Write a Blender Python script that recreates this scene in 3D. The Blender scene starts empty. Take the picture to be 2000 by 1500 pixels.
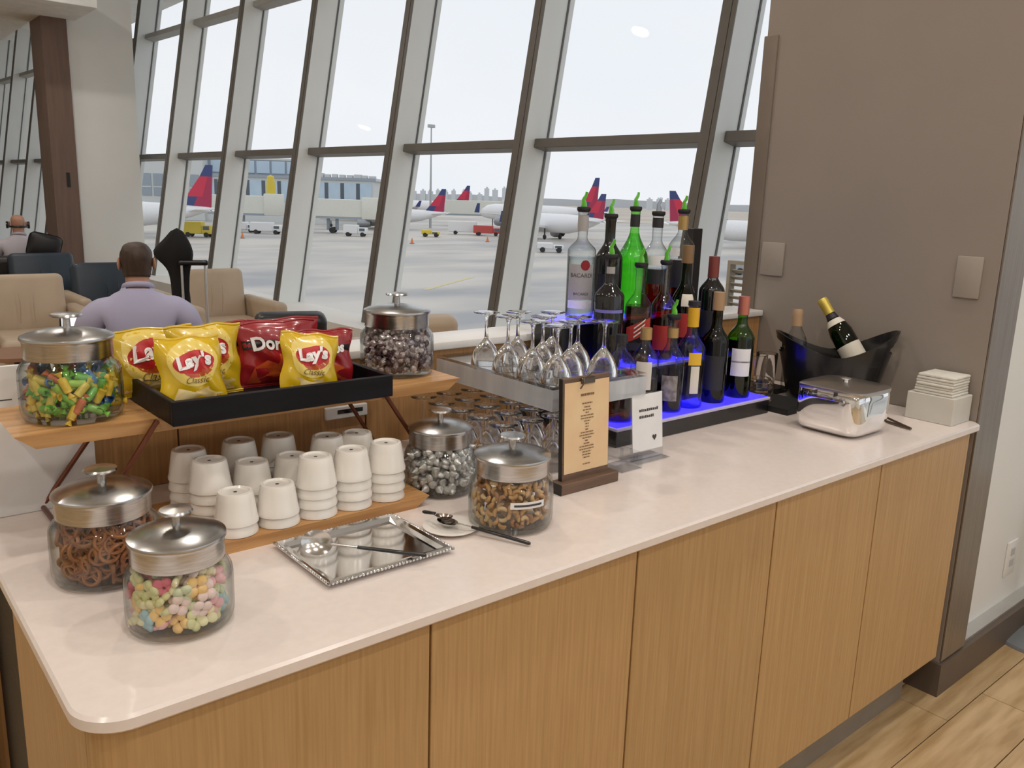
import bpy, bmesh, math, random
from mathutils import Vector, Matrix, Euler, noise

random.seed(7)
PI = math.pi
SC = bpy.context.scene
COL = SC.collection

# ------------------------------------------------------------------ camera
FPX = 1645.29
RIGHT = Vector((0.76835, -0.63952, 0.03163))
DOWN = Vector((-0.11310, -0.18469, -0.97627))
FWD = Vector((0.63001, 0.74640, -0.21419))
cam_d = bpy.data.cameras.new('camera')
cam_d.sensor_width = 36.0
cam_d.lens = FPX / 2000.0 * 36.0
cam_d.clip_end = 6000.0
cam_d.clip_start = 0.02
cam = bpy.data.objects.new('camera', cam_d)
COL.objects.link(cam)
UP = -DOWN
RIGHT = UP.cross(-FWD).normalized()
UP = (-FWD).cross(RIGHT).normalized()
mw = Matrix((( RIGHT.x, UP.x, -FWD.x, 0.0), (RIGHT.y, UP.y, -FWD.y, 0.0), (RIGHT.z, UP.z, -FWD.z, 1.525), (0, 0, 0, 1)))
cam.matrix_world = mw
SC.camera = cam

# ------------------------------------------------------------------ world (flat overcast sky), exposure
w = bpy.data.worlds.new('overcast_sky')
SC.world = w
w.use_nodes = True
nt = w.node_tree
bg = nt.nodes['Background']
bg.inputs[1].default_value = 0.95
tcw = nt.nodes.new('ShaderNodeTexCoord')
nzw = nt.nodes.new('ShaderNodeTexNoise'); nzw.inputs['Scale'].default_value = 2.2; nzw.inputs['Detail'].default_value = 4
mpw = nt.nodes.new('ShaderNodeMapping'); mpw.inputs['Scale'].default_value = (1, 1, 2.5)
rpw = nt.nodes.new('ShaderNodeValToRGB')
rpw.color_ramp.elements[0].position = 0.3; rpw.color_ramp.elements[0].color = (0.90, 0.94, 1.0, 1)
rpw.color_ramp.elements[1].position = 0.75; rpw.color_ramp.elements[1].color = (1.0, 1.0, 1.02, 1)
nt.links.new(tcw.outputs['Generated'], mpw.inputs[0]); nt.links.new(mpw.outputs[0], nzw.inputs['Vector'])
nt.links.new(nzw.outputs[0], rpw.inputs[0]); nt.links.new(rpw.outputs[0], bg.inputs[0])
SC.view_settings.view_transform = 'Standard'
SC.view_settings.look = 'None'
SC.view_settings.exposure = 0.0
SC.view_settings.gamma = 1.0
SC.view_settings.use_curve_mapping = False
LAMP_W = 16.5

# ------------------------------------------------------------------ materials
def nodes_of(name):
    m = bpy.data.materials.new(name); m.use_nodes = True
    t = m.node_tree
    return m, t, t.nodes, t.links, t.nodes['Principled BSDF']

def M(name, col, rough=0.5, metal=0.0, col2=None, scale=8.0, stretch=(1, 1, 1), detail=3.0, bump=0.0, lo=0.35, hi=0.65,
      rand=0.0, coat=0.0, emit=0.0, spec=0.5, alpha=1.0, sheen=0.0, trans=0.0, wave=0.0):
    m, t, N, L, P = nodes_of(name)
    P.inputs['Roughness'].default_value = rough
    P.inputs['Metallic'].default_value = metal
    P.inputs['Specular IOR Level'].default_value = spec
    P.inputs['Coat Weight'].default_value = coat
    P.inputs['Coat Roughness'].default_value = 0.08
    P.inputs['Sheen Weight'].default_value = sheen
    P.inputs['Transmission Weight'].default_value = trans
    c1 = tuple(col) + (1,)
    c2 = tuple(col2 if col2 else [min(1, c * 0.9) for c in col]) + (1,)
    tc = N.new('ShaderNodeTexCoord'); mp = N.new('ShaderNodeMapping'); nz = N.new('ShaderNodeTexNoise')
    mp.inputs['Scale'].default_value = stretch
    nz.inputs['Scale'].default_value = scale; nz.inputs['Detail'].default_value = detail
    L.new(tc.outputs['Object'], mp.inputs[0]); L.new(mp.outputs[0], nz.inputs['Vector'])
    rp = N.new('ShaderNodeValToRGB')
    rp.color_ramp.elements[0].position = lo; rp.color_ramp.elements[0].color = c1
    rp.color_ramp.elements[1].position = hi; rp.color_ramp.elements[1].color = c2
    L.new(nz.outputs[0], rp.inputs[0])
    out = rp.outputs[0]
    if rand > 0:
        oi = N.new('ShaderNodeObjectInfo'); hs = N.new('ShaderNodeHueSaturation'); mr = N.new('ShaderNodeMapRange')
        mr.inputs['To Min'].default_value = 1 - rand; mr.inputs['To Max'].default_value = 1 + rand
        L.new(oi.outputs['Random'], mr.inputs['Value']); L.new(mr.outputs[0], hs.inputs['Value']); L.new(out, hs.inputs['Color'])
        out = hs.outputs[0]
        ad = N.new('ShaderNodeVectorMath'); ad.operation = 'ADD'
        ml = N.new('ShaderNodeMath'); ml.operation = 'MULTIPLY'; ml.inputs[1].default_value = 37.0
        L.new(oi.outputs['Random'], ml.inputs[0]); L.new(tc.outputs['Object'], ad.inputs[0]); L.new(ml.outputs[0], ad.inputs[1])
        L.new(ad.outputs[0], mp.inputs[0])
    L.new(out, P.inputs['Base Color'])
    if alpha < 1: P.inputs['Alpha'].default_value = alpha
    if emit > 0:
        L.new(out, P.inputs['Emission Color']); P.inputs['Emission Strength'].default_value = emit
    if bump > 0:
        b = N.new('ShaderNodeBump'); b.inputs['Strength'].default_value = bump; b.inputs['Distance'].default_value = 0.01
        L.new(nz.outputs[0], b.inputs['Height']); L.new(b.outputs[0], P.inputs['Normal'])
    return m

def GLASS(name, tint=(1, 1, 1), edge=(0.6, 0.65, 0.65), power=2.5, refl=1.0, rough=0.02):
    """thin clear wall: tinted see-through layer with a Fresnel reflection"""
    m = bpy.data.materials.new(name); m.use_nodes = True
    t = m.node_tree; N = t.nodes; L = t.links
    N.remove(N['Principled BSDF'])
    out = N['Material Output']
    tr = N.new('ShaderNodeBsdfTransparent'); gl = N.new('ShaderNodeBsdfGlossy'); mx = N.new('ShaderNodeMixShader')
    lw = N.new('ShaderNodeLayerWeight'); lw.inputs[0].default_value = 0.5
    pw = N.new('ShaderNodeMath'); pw.operation = 'POWER'; pw.inputs[1].default_value = power
    mc = N.new('ShaderNodeMix'); mc.data_type = 'RGBA'
    mc.inputs[6].default_value = tuple(tint) + (1,); mc.inputs[7].default_value = tuple(edge) + (1,)
    f5 = N.new('ShaderNodeMath'); f5.operation = 'POWER'; f5.inputs[1].default_value = 4.0
    fr = N.new('ShaderNodeMath'); fr.operation = 'MULTIPLY_ADD'; fr.inputs[1].default_value = 0.85; fr.inputs[2].default_value = 0.045
    L.new(lw.outputs['Facing'], f5.inputs[0]); L.new(f5.outputs[0], fr.inputs[0])
    fm = N.new('ShaderNodeMath'); fm.operation = 'MULTIPLY'; fm.inputs[1].default_value = refl; fm.use_clamp = True
    gl.inputs['Roughness'].default_value = rough
    L.new(lw.outputs['Facing'], pw.inputs[0]); L.new(pw.outputs[0], mc.inputs[0]); L.new(mc.outputs[2], tr.inputs[0])
    L.new(fr.outputs[0], fm.inputs[0]); L.new(fm.outputs[0], mx.inputs[0]); L.new(tr.outputs[0], mx.inputs[1]); L.new(gl.outputs[0], mx.inputs[2])
    L.new(mx.outputs[0], out.inputs[0])
    return m

oak = M('oak_veneer', (0.52, 0.325, 0.145), 0.42, col2=(0.42, 0.25, 0.102), scale=30, stretch=(6, 6, 0.16), detail=7, bump=0.05, lo=0.3, hi=0.7, rand=0.05)
oak_dark = M('oak_panel', (0.46, 0.25, 0.095), 0.45, col2=(0.36, 0.19, 0.068), scale=30, stretch=(6, 6, 0.16), detail=6, bump=0.05, rand=0.04)
acacia = M('bamboo_board', (0.62, 0.35, 0.14), 0.4, col2=(0.42, 0.21, 0.075), scale=9, stretch=(0.5, 7, 7), detail=6, bump=0.05)
floor_wood = M('floor_plank_wood', (0.62, 0.44, 0.24), 0.33, col2=(0.42, 0.27, 0.12), scale=5, stretch=(0.7, 6, 1), detail=7, bump=0.03, rand=0.12)
grout = M('dark_joint', (0.10, 0.07, 0.045), 0.8)
quartz = M('blush_quartz', (0.79, 0.705, 0.655), 0.24, col2=(0.765, 0.68, 0.63), scale=60, detail=2)
white_paint = M('white_paint', (0.80, 0.80, 0.77), 0.6, col2=(0.77, 0.77, 0.745), scale=2)
ceil_paint = M('ceiling_paint', (0.82, 0.82, 0.80), 0.8)
taupe = M('taupe_wall_covering', (0.29, 0.25, 0.215), 0.7, col2=(0.275, 0.237, 0.205), scale=3, detail=2)
plate_m = M('taupe_painted_plate', (0.35, 0.31, 0.265), 0.5)
bronze_metal = M('brushed_bronze', (0.30, 0.26, 0.22), 0.38, 0.75, col2=(0.25, 0.215, 0.18), scale=20, stretch=(8, 8, 0.2))
dark_skirt = M('dark_skirting', (0.115, 0.085, 0.065), 0.45)
brown_clad = M('brown_cladding', (0.185, 0.115, 0.085), 0.5, col2=(0.15, 0.095, 0.07), scale=6, stretch=(4, 4, 0.3))
mullion_m = M('pale_grey_aluminium', (0.80, 0.83, 0.82), 0.45, col2=(0.78, 0.81, 0.80), scale=3)
mull_edge = M('backlit_dark_aluminium', (0.15, 0.14, 0.125), 0.45)  # backlit shade of the mullions' room faces is in this colour; transoms share it
gasket_m = M('rubber_gasket', (0.12, 0.12, 0.125), 0.6)
pane_m = GLASS('window_glass', (0.99, 0.995, 0.995), (0.96, 0.975, 0.975), 3, 0.08)
clear = GLASS('clear_jar_glass', (0.975, 0.985, 0.98), (0.42, 0.46, 0.45), 3.5, 1.0)
def REAL_GLASS(name, col=(1, 1, 1), rough=0.0, ior=1.45):
    m, t, N, L, P = nodes_of(name)
    P.inputs['Base Color'].default_value = tuple(col) + (1,)
    P.inputs['Roughness'].default_value = rough; P.inputs['IOR'].default_value = ior; P.inputs['Transmission Weight'].default_value = 1.0
    tc = N.new('ShaderNodeTexCoord'); nz = N.new('ShaderNodeTexNoise'); nz.inputs['Scale'].default_value = 30.0
    b = N.new('ShaderNodeBump'); b.inputs['Strength'].default_value = 0.02
    L.new(tc.outputs['Object'], nz.inputs['Vector']); L.new(nz.outputs[0], b.inputs['Height']); L.new(b.outputs[0], P.inputs['Normal'])
    return m
clear_w = REAL_GLASS('clear_stemware_glass')
acryl = GLASS('clear_acrylic', (0.965, 0.972, 0.98), (0.80, 0.83, 0.86), 2.5, 1.6, 0.05)
steel = M('brushed_steel', (0.56, 0.555, 0.545), 0.24, 1.0, col2=(0.46, 0.455, 0.445), scale=30, stretch=(1, 1, 12), bump=0.01)
chrome = M('polished_chrome', (0.86, 0.86, 0.86), 0.035, 1.0, col2=(0.84, 0.84, 0.84))
silver_m = M('silver_plate', (0.80, 0.81, 0.82), 0.09, 1.0)
copper = M('dark_copper_rod', (0.20, 0.075, 0.045), 0.3, 0.8, col2=(0.15, 0.055, 0.035), scale=20)
black_lac = M('black_tray_wood', (0.004, 0.004, 0.005), 0.45, spec=0.2, col2=(0.007, 0.007, 0.010), scale=6, stretch=(1, 8, 8), bump=0.08)
black_pl = M('black_plastic', (0.008, 0.008, 0.009), 0.25, coat=0.3)
black_rub = M('black_rubber', (0.012, 0.012, 0.012), 0.6)
ceramic = M('white_ceramic', (0.84, 0.80, 0.74), 0.22, col2=(0.82, 0.78, 0.72), coat=0.4)
paper_w = M('white_card', (0.82, 0.82, 0.82), 0.6)
paper_k = M('kraft_paper', (0.78, 0.58, 0.34), 0.65, col2=(0.74, 0.50, 0.29), scale=9)
ink = M('dark_ink', (0.06, 0.05, 0.05), 0.7)
ink_br = M('brown_ink', (0.20, 0.12, 0.06), 0.7)
walnut = M('walnut_stain', (0.16, 0.095, 0.06), 0.45, col2=(0.11, 0.065, 0.04), scale=20, stretch=(0.5, 6, 6))
walnut_dk = M('ebonised_edge', (0.015, 0.012, 0.011), 0.5)
red_ink = M('red_print', (0.52, 0.015, 0.02), 0.4)
white_ink = M('white_print', (0.88, 0.87, 0.86), 0.4)
black_ink = M('black_print', (0.01, 0.01, 0.01), 0.4)
bag_y = M('yellow_foil_bag', (0.70, 0.455, 0.010), 0.24, col2=(0.60, 0.41, 0.012), scale=12, coat=0.5)
bag_glow = M('pale_yellow_print', (0.86, 0.66, 0.16), 0.26, coat=0.5)
bag_chip = M('potato_chip_print', (0.86, 0.70, 0.36), 0.28, col2=(0.80, 0.56, 0.18), scale=30, coat=0.5)
bag_r = M('dark_red_foil_bag', (0.36, 0.012, 0.018), 0.26, col2=(0.25, 0.008, 0.012), scale=10, coat=0.5)
bag_orange = M('orange_print', (0.62, 0.12, 0.02), 0.3, col2=(0.45, 0.05, 0.02), scale=40, coat=0.5)
leather = M('beige_leather', (0.52, 0.41, 0.30), 0.42, col2=(0.47, 0.365, 0.26), scale=5, bump=0.03)
leather_dk = M('brown_leather_inside', (0.44, 0.34, 0.245), 0.45)
navy = M('navy_leather', (0.032, 0.05, 0.072), 0.35, col2=(0.024, 0.038, 0.056), scale=5)
blackl = M('black_leather', (0.014, 0.013, 0.015), 0.35)
wood_leg = M('dark_wood_leg', (0.07, 0.04, 0.025), 0.4)
skin_m = M('skin', (0.52, 0.27, 0.18), 0.5, col2=(0.47, 0.235, 0.155), scale=12)
hair_m = M('brown_hair', (0.060, 0.033, 0.020), 0.55, col2=(0.035, 0.02, 0.012), scale=50, stretch=(1, 1, 0.3), bump=0.4)
shirt_l = M('lavender_shirt_cotton', (0.46, 0.45, 0.62), 0.8, col2=(0.42, 0.41, 0.57), scale=4, bump=0.25, detail=2)
shirt_w = M('grey_white_shirt_cotton', (0.55, 0.52, 0.57), 0.8, col2=(0.50, 0.47, 0.52), scale=5, bump=0.2)
trouser = M('dark_trousers', (0.03, 0.03, 0.04), 0.8)
concrete = M('apron_concrete', (0.56, 0.515, 0.455), 0.5, col2=(0.30, 0.30, 0.305), scale=0.07, stretch=(0.55, 1.0, 1), detail=10, lo=0.42, hi=0.64)
yellow_p = M('yellow_paint', (0.66, 0.57, 0.28), 0.6)
plane_w = M('white_aircraft_paint', (0.84, 0.84, 0.85), 0.25, coat=0.3)
tail_b = M('navy_tail_paint', (0.035, 0.055, 0.19), 0.3)
tail_r = M('red_tail_paint', (0.62, 0.025, 0.07), 0.3)
tail_dr = M('deep_red_tail_paint', (0.40, 0.02, 0.075), 0.3)
eng_m = M('grey_engine_metal', (0.35, 0.36, 0.38), 0.3, 0.5)
bld_w = M('pale_panel_cladding', (0.66, 0.68, 0.67), 0.6)
bld_b = M('blue_glazing', (0.42, 0.55, 0.68), 0.2, col2=(0.50, 0.62, 0.72), scale=0.3)
bld_d = M('dark_glazing', (0.10, 0.12, 0.15), 0.2)
bld_g = M('grey_glazing', (0.33, 0.38, 0.43), 0.25)
cream_m = M('cream_bridge_panel', (0.74, 0.74, 0.66), 0.55)
veh_w = M('white_vehicle_paint', (0.78, 0.78, 0.78), 0.35)
veh_r = M('red_vehicle_paint', (0.50, 0.07, 0.06), 0.4)
veh_y = M('yellow_vehicle_paint', (0.72, 0.55, 0.05), 0.4)
veh_o = M('orange_cone', (0.72, 0.20, 0.04), 0.5)
tyre = M('dark_tyre', (0.03, 0.03, 0.03), 0.8)
far_m = M('far_city_hazy', (0.64, 0.68, 0.73), 0.8)  # distance haze is put into this pale bluish tower colour
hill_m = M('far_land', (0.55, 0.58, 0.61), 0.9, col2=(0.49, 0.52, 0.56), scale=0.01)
grass_m = M('dry_airfield_grass', (0.46, 0.41, 0.34), 0.9, col2=(0.55, 0.50, 0.43), scale=0.02)
pole_m = M('galvanised_pole', (0.45, 0.47, 0.48), 0.4, 0.5)
suit_m = M('grey_suitcase_shell', (0.12, 0.14, 0.15), 0.4)
red_tag = M('red_luggage_tag', (0.45, 0.03, 0.05), 0.5)
led_blue = M('blue_led_acrylic', (0.03, 0.02, 1.0), 0.2, col2=(0.04, 0.03, 0.9), emit=2.2)
milk_edge = M('frosted_acrylic_edge', (0.62, 0.58, 0.78), 0.3)
lamp_on = M('lamp_diffuser', (1.0, 0.86, 0.70), 0.5, emit=18.0)
white_pl = M('white_plastic', (0.80, 0.79, 0.76), 0.35)
napkin_m = M('paper_napkin', (0.72, 0.70, 0.63), 0.85, bump=0.1, scale=40)
grille_m = M('beige_louver_metal', (0.42, 0.39, 0.33), 0.5)
grey_base = M('grey_powder_coat', (0.20, 0.215, 0.23), 0.4)
alu = M('aluminium_strip', (0.66, 0.66, 0.65), 0.35, 0.8)

# ------------------------------------------------------------------ mesh helpers
class MB:
    def __init__(s):
        s.v = []; s.f = []; s.mi = []
    def add(s, vs, fs, mi=0, T=None):
        b = len(s.v)
        s.v += [tuple((T @ Vector(p)) if T is not None else p) for p in vs]
        s.f += [tuple(i + b for i in q) for q in fs]
        s.mi += [mi] * len(fs)
        return s
    def box(s, a, b, mi=0, T=None):
        x0, y0, z0 = a; x1, y1, z1 = b
        vs = [(x0, y0, z0), (x1, y0, z0), (x1, y1, z0), (x0, y1, z0), (x0, y0, z1), (x1, y0, z1), (x1, y1, z1), (x0, y1, z1)]
        fs = [(0, 3, 2, 1), (4, 5, 6, 7), (0, 1, 5, 4), (1, 2, 6, 5), (2, 3, 7, 6), (3, 0, 4, 7)]
        return s.add(vs, fs, mi, T)
    def rbox(s, a, b, r=0.01, seg=2, mi=0, T=None):
        bm = bmesh.new()
        bmesh.ops.create_cube(bm, size=1.0)
        for v in bm.verts:
            v.co = Vector(((a[0] + b[0]) / 2 + v.co.x * (b[0] - a[0]), (a[1] + b[1]) / 2 + v.co.y * (b[1] - a[1]), (a[2] + b[2]) / 2 + v.co.z * (b[2] - a[2])))
        bmesh.ops.bevel(bm, geom=list(bm.edges), offset=r, segments=seg, affect='EDGES', profile=0.5)
        bm.verts.index_update()
        s.add([tuple(v.co) for v in bm.verts], [tuple(v.index for v in f.verts) for f in bm.faces], mi, T)
        bm.free(); return s
    def lathe(s, prof, n=32, c=(0, 0, 0), mi=0, T=None, sx=1.0, sy=1.0, p=2.0):
        vs = []; fs = []
        for (r, z) in prof:
            for k in range(n):
                a = 2 * PI * k / n
                ca, sa = math.cos(a), math.sin(a)
                if p != 2.0:
                    q = (abs(ca) ** p + abs(sa) ** p) ** (-1.0 / p)
                    ca, sa = ca * q, sa * q
                vs.append((c[0] + r * sx * ca, c[1] + r * sy * sa, c[2] + z))
        for i in range(len(prof) - 1):
            for k in range(n):
                k2 = (k + 1) % n
                fs.append((i * n + k, i * n + k2, (i + 1) * n + k2, (i + 1) * n + k))
        if prof[0][0] > 1e-6 and prof[0][0] < 0: pass
        return s.add(vs, fs, mi, T)
    def disc(s, r, z, n=32, c=(0, 0, 0), up=True, mi=0, T=None):
        vs = [(c[0] + r * math.cos(2 * PI * k / n), c[1] + r * math.sin(2 * PI * k / n), c[2] + z) for k in range(n)]
        return s.add(vs, [tuple(range(n)) if up else tuple(reversed(range(n)))], mi, T)
    def tube(s, pts, r, n=8, mi=0, T=None, cap=True, closed=False):
        pts = [Vector(p) for p in pts]
        rs = r if isinstance(r, (list, tuple)) else [r] * len(pts)
        vs = []; fs = []
        up = None
        m = len(pts)
        for i, p in enumerate(pts):
            d = (pts[(i + 1) % m] - pts[i - 1]) if closed else (pts[min(i + 1, m - 1)] - pts[max(i - 1, 0)])
            d.normalize()
            if up is None:
                up = Vector((0, 0, 1)) if abs(d.z) < 0.9 else Vector((1, 0, 0))
            a = d.cross(up)
            if a.length < 1e-6: a = d.cross(Vector((1, 0.3, 0)))
            a.normalize(); bb = a.cross(d).normalized(); up = bb
            for k in range(n):
                t = 2 * PI * k / n
                vs.append(tuple(p + (a * math.cos(t) + bb * math.sin(t)) * rs[i]))
        last = m if closed else m - 1
        for i in range(last):
            j = (i + 1) % m
            for k in range(n):
                k2 = (k + 1) % n
                fs.append((i * n + k, i * n + k2, j * n + k2, j * n + k))
        if cap and not closed:
            fs.append(tuple(reversed(range(n)))); fs.append(tuple(range((m - 1) * n, m * n)))
        return s.add(vs, fs, mi, T)
    def prism(s, poly, z0, z1, mi=0, T=None):
        n = len(poly)
        vs = [(x, y, z0) for x, y in poly] + [(x, y, z1) for x, y in poly]
        fs = [tuple(reversed(range(n))), tuple(range(n, 2 * n))] + [(k, (k + 1) % n, n + (k + 1) % n, n + k) for k in range(n)]
        return s.add(vs, fs, mi, T)
    def grid(s, fn, nu, nv, mi=0, T=None, flip=False, wrap=False):
        vs = [tuple(fn(i / nu, j / nv)) for j in range(nv + 1) for i in range(nu + 1)]
        fs = []
        for j in range(nv):
            for i in range(nu):
                q = (j * (nu + 1) + i, j * (nu + 1) + i + 1, (j + 1) * (nu + 1) + i + 1, (j + 1) * (nu + 1) + i)
                fs.append(tuple(reversed(q)) if flip else q)
        return s.add(vs, fs, mi, T)
    def ball(s, c, r, n=10, m=6, mi=0, T=None, sc=(1, 1, 1)):
        prof = [(max(1e-5, math.sin(PI * i / m)), -math.cos(PI * i / m)) for i in range(m + 1)]
        vs = []; fs = []
        for (q, z) in prof:
            for k in range(n):
                a = 2 * PI * k / n
                vs.append((c[0] + r * sc[0] * q * math.cos(a), c[1] + r * sc[1] * q * math.sin(a), c[2] + r * sc[2] * z))
        for i in range(m):
            for k in range(n):
                k2 = (k + 1) % n
                fs.append((i * n + k, i * n + k2, (i + 1) * n + k2, (i + 1) * n + k))
        return s.add(vs, fs, mi, T)
    def mesh(s, name, mats, smooth=35):
        me = bpy.data.meshes.new(name)
        me.from_pydata(s.v, [], s.f)
        for m in (mats if isinstance(mats, (list, tuple)) else [mats]):
            me.materials.append(m)
        if len(set(s.mi)) > 1:
            me.polygons.foreach_set('material_index', s.mi)
        me.validate(); me.update()
        if smooth:
            me.polygons.foreach_set('use_smooth', [True] * len(me.polygons))
            me.set_sharp_from_angle(angle=math.radians(smooth))
        return me
    def build(s, name, mats, parent=None, smooth=35):
        return put(name, s.mesh(name, mats, smooth), parent)

def put(name, me, parent=None):
    o = bpy.data.objects.new(name, me); COL.objects.link(o)
    if parent is not None: o.parent = parent
    return o
def tag(o, label=None, cat=None, group=None, kind=None):
    if label: o['label'] = label
    if cat: o['category'] = cat
    if group: o['group'] = group
    if kind: o['kind'] = kind
    return o
def thing(name, label, cat, loc=(0, 0, 0), rz=0.0, group=None):
    o = bpy.data.objects.new(name, None); COL.objects.link(o)
    o.empty_display_size = 0.05
    o.location = loc; o.rotation_euler = (0, 0, rz)
    return tag(o, label, cat, group)
def struct(o):
    o['kind'] = 'structure'; return o
def copy_tree(o, parent=None):
    kids = list(o.children)
    c = o.copy(); COL.objects.link(c)
    if parent is not None: c.parent = parent
    for ch in kids: copy_tree(ch, c)
    return c
def TR(loc=(0, 0, 0), rot=(0, 0, 0), sc=1.0):
    return Matrix.Translation(loc) @ Euler(rot).to_matrix().to_4x4() @ Matrix.Scale(sc, 4)

_txt = {}
def text_geo(body, size, bold=0.0):
    k = (body, size, bold)
    if k in _txt: return _txt[k]
    cu = bpy.data.curves.new('lettering', 'FONT')
    cu.body = body; cu.size = size; cu.align_x = 'CENTER'; cu.align_y = 'CENTER'; cu.offset = bold
    cu.resolution_u = 3
    ob = bpy.data.objects.new('lettering', cu); COL.objects.link(ob)
    dg = bpy.context.evaluated_depsgraph_get(); dg.update()
    me = ob.evaluated_get(dg).to_mesh()
    vs = [tuple(v.co) for v in me.vertices]; fs = [tuple(p.vertices) for p in me.polygons]
    bpy.data.objects.remove(ob); bpy.data.curves.remove(cu)
    _txt[k] = (vs, fs)
    return vs, fs
def lettering(parent, body, size, fn, mat, name='lettering', bold=0.0, shear=0.0, sx=1.0):
    vs, fs = text_geo(body, size, bold)
    mb = MB(); mb.add([tuple(fn(x * sx + shear * y, y)) for x, y, z in vs], fs)
    return mb.build(name, mat, parent, 0)
def plane_fn(o, ux, uy, eps=0.0):
    o = Vector(o); ux = Vector(ux); uy = Vector(uy); n = ux.cross(uy).normalized() * eps
    return lambda x, y: o + ux * x + uy * y + n

# ================================================================== THE SETTING
# floor with separate planks near the bar, slab below
fl = struct(MB().box((-4.0, -5.2, -0.30), (3.72, 20.0, -0.012)).build('floor', grout, None, 0))
pl_len, pl_w = 1.2, 0.181
me_pl = MB().rbox((0, 0, -0.012), (pl_len - 0.003, pl_w - 0.003, 0.0), 0.0012, 1).mesh('plank', floor_wood)
for r in range(-10, 2):
    y0 = 0.888 + r * pl_w
    off = {0: 2.55, -1: 2.797, -2: 2.25, 1: 2.90}.get(r, random.uniform(1.8, 3.0))
    for k in range(-4, 2):
        x0 = off + k * pl_len
        if x0 > 3.72 or x0 < -2.6: continue
        o = put('plank', me_pl, fl); o.location = (x0, y0, 0)
        if x0 + pl_len > 3.72: o.scale = ((3.72 - x0) / pl_len, 1, 1)
me_rest = MB()
me_rest.box((-4.0, -5.2, -0.012), (3.72, 0.888 - 10 * pl_w, -0.001)); me_rest.box((-4.0, 1.252, -0.012), (3.72, 20.0, -0.001))
me_rest.box((-4.0, 0.888 - 10 * pl_w, -0.012), (-2.6, 1.252, -0.001))
me_rest.build('floor_finish', floor_wood, fl, 0)

struct(MB().box((-4.2, -5.3, 4.2), (4.7, 20.2, 4.4)).build('ceiling', ceil_paint, None, 0))
struct(MB().box((-4.2, -5.2, 0.0), (-4.0, 20.0, 4.2)).build('wall_left', white_paint, None, 0))
struct(MB().box((-4.0, 20.0, 0.0), (4.4, 20.2, 4.2)).build('wall_back', white_paint, None, 0))

# the block beside the bar: taupe side, white front, metal corner strip, skirting
struct(MB().box((2.66, 0.979, 0.0), (2.78, 1.838, 4.2)).build('wall_right', taupe, None, 0))
struct(MB().box((2.83, 1.03, 0.115), (3.90, 1.13, 4.2)).build('wall_front', white_paint, None, 0))
struct(MB().box((2.78, 1.75, 0.0), (3.66, 1.838, 4.2)).build('wall_far', white_paint, None, 0))
tr1 = struct(MB().rbox((2.66, 0.972, 0.12), (2.832, 0.978, 4.2), 0.001, 1).box((2.782, 0.978, 0.12), (2.832, 1.12, 4.2)).build('trim_1', bronze_metal))
tr2 = struct(MB().rbox((2.652, 1.79, 0.0), (2.70, 1.846, 2.105), 0.003, 2).build('trim_2', M('taupe_metal', (0.19, 0.155, 0.125), 0.45, 0.3)))
bs = struct(MB().box((2.648, 0.966, 0.0), (3.72, 1.03, 0.113)).box((2.648, 1.03, 0.0), (2.66, 1.755, 0.113)).build('baseboard_front', dark_skirt, None, 0))
MB().box((2.832, 0.985, 0.113), (3.72, 1.03, 0.121)).build('baseboard_cap', alu, bs, 0)

# sloping window wall -------------------------------------------------------
AL, TH, OX, S0, WD, DEP, DT, T1, T2, S = 0.06027, 0.17229, 3.74025, 2.96310, 0.0910, 0.230, 0.1054, 1.918, 3.461, 1.5
u_ = Vector((-math.sin(AL), math.cos(AL), 0)); n_ = Vector((math.cos(AL), math.sin(AL), 0))
w_ = Vector((0, 0, 1)) * math.cos(TH) + n_ * math.sin(TH); m_ = n_ * math.cos(TH) - Vector((0, 0, 1)) * math.sin(TH)
def basis(x, y, z, o):
    return Matrix(((x.x, y.x, z.x, o.x), (x.y, y.y, z.y, o.y), (x.z, y.z, z.z, o.z), (0, 0, 0, 1)))
TT = 4.32
mul = MB()
mul.box((-WD, 0.012, 0), (0, DEP + 0.05, TT), 0)
mul.box((-WD, 0.0, 0), (-0.03, 0.012, TT), 1); mul.box((-0.028, 0.003, 0), (0, 0.012, TT), 1)
me_mul = mul.mesh('mullion', [mullion_m, mull_edge], 0)
me_gas = MB().box((0, DEP - 0.014, 0), (0.006, DEP, TT)).box((S - WD - 0.006, DEP - 0.014, 0), (S - WD, DEP, TT)).mesh('gasket', gasket_m, 0)
me_tra = MB().rbox((0, DT, 0), (S - WD, DEP, 0.062), 0.004, 1).mesh('transom', mull_edge, 30)
me_tru = MB().rbox((0, DT, 0), (S - WD, DEP, 0.062), 0.004, 1).mesh('transom', M('light_grey_transom', (0.40, 0.395, 0.37), 0.5), 30)
def me_pane(t0, t1): return MB().box((0, DEP, t0), (S - WD, DEP + 0.012, t1)).mesh('pane', pane_m, 0)
me_p = [me_pane(0.45, T1), me_pane(T1 + 0.06, T2), me_pane(T2 + 0.06, TT)]
me_sp = MB().box((0, DEP - 0.02, 0), (S - WD, DEP + 0.02, 0.45)).mesh('spandrel', white_paint, 0)
def window_bay(mat, idx):
    e = bpy.data.objects.new('window_%d' % idx, None); COL.objects.link(e); e.matrix_world = mat; e['kind'] = 'structure'
    put('mullion', me_mul, e); put('gasket', me_gas, e)
    put('transom', me_tra, e).location = (0, 0, T1); put('transom', me_tru, e).location = (0, 0, T2)
    for q in me_p: put('pane', q, e)
    put('spandrel', me_sp, e)
wi = 1
for k in range(-4, 12):
    window_bay(basis(-u_, m_, w_, Vector((OX, 0, 0)) + u_ * (S0 + k * S)), wi); wi += 1
struct(MB().box((-4.0, -5.2, 0.0), (0.9, -5.0, 4.2)).build('wall_rear', white_paint, None, 0))
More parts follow.
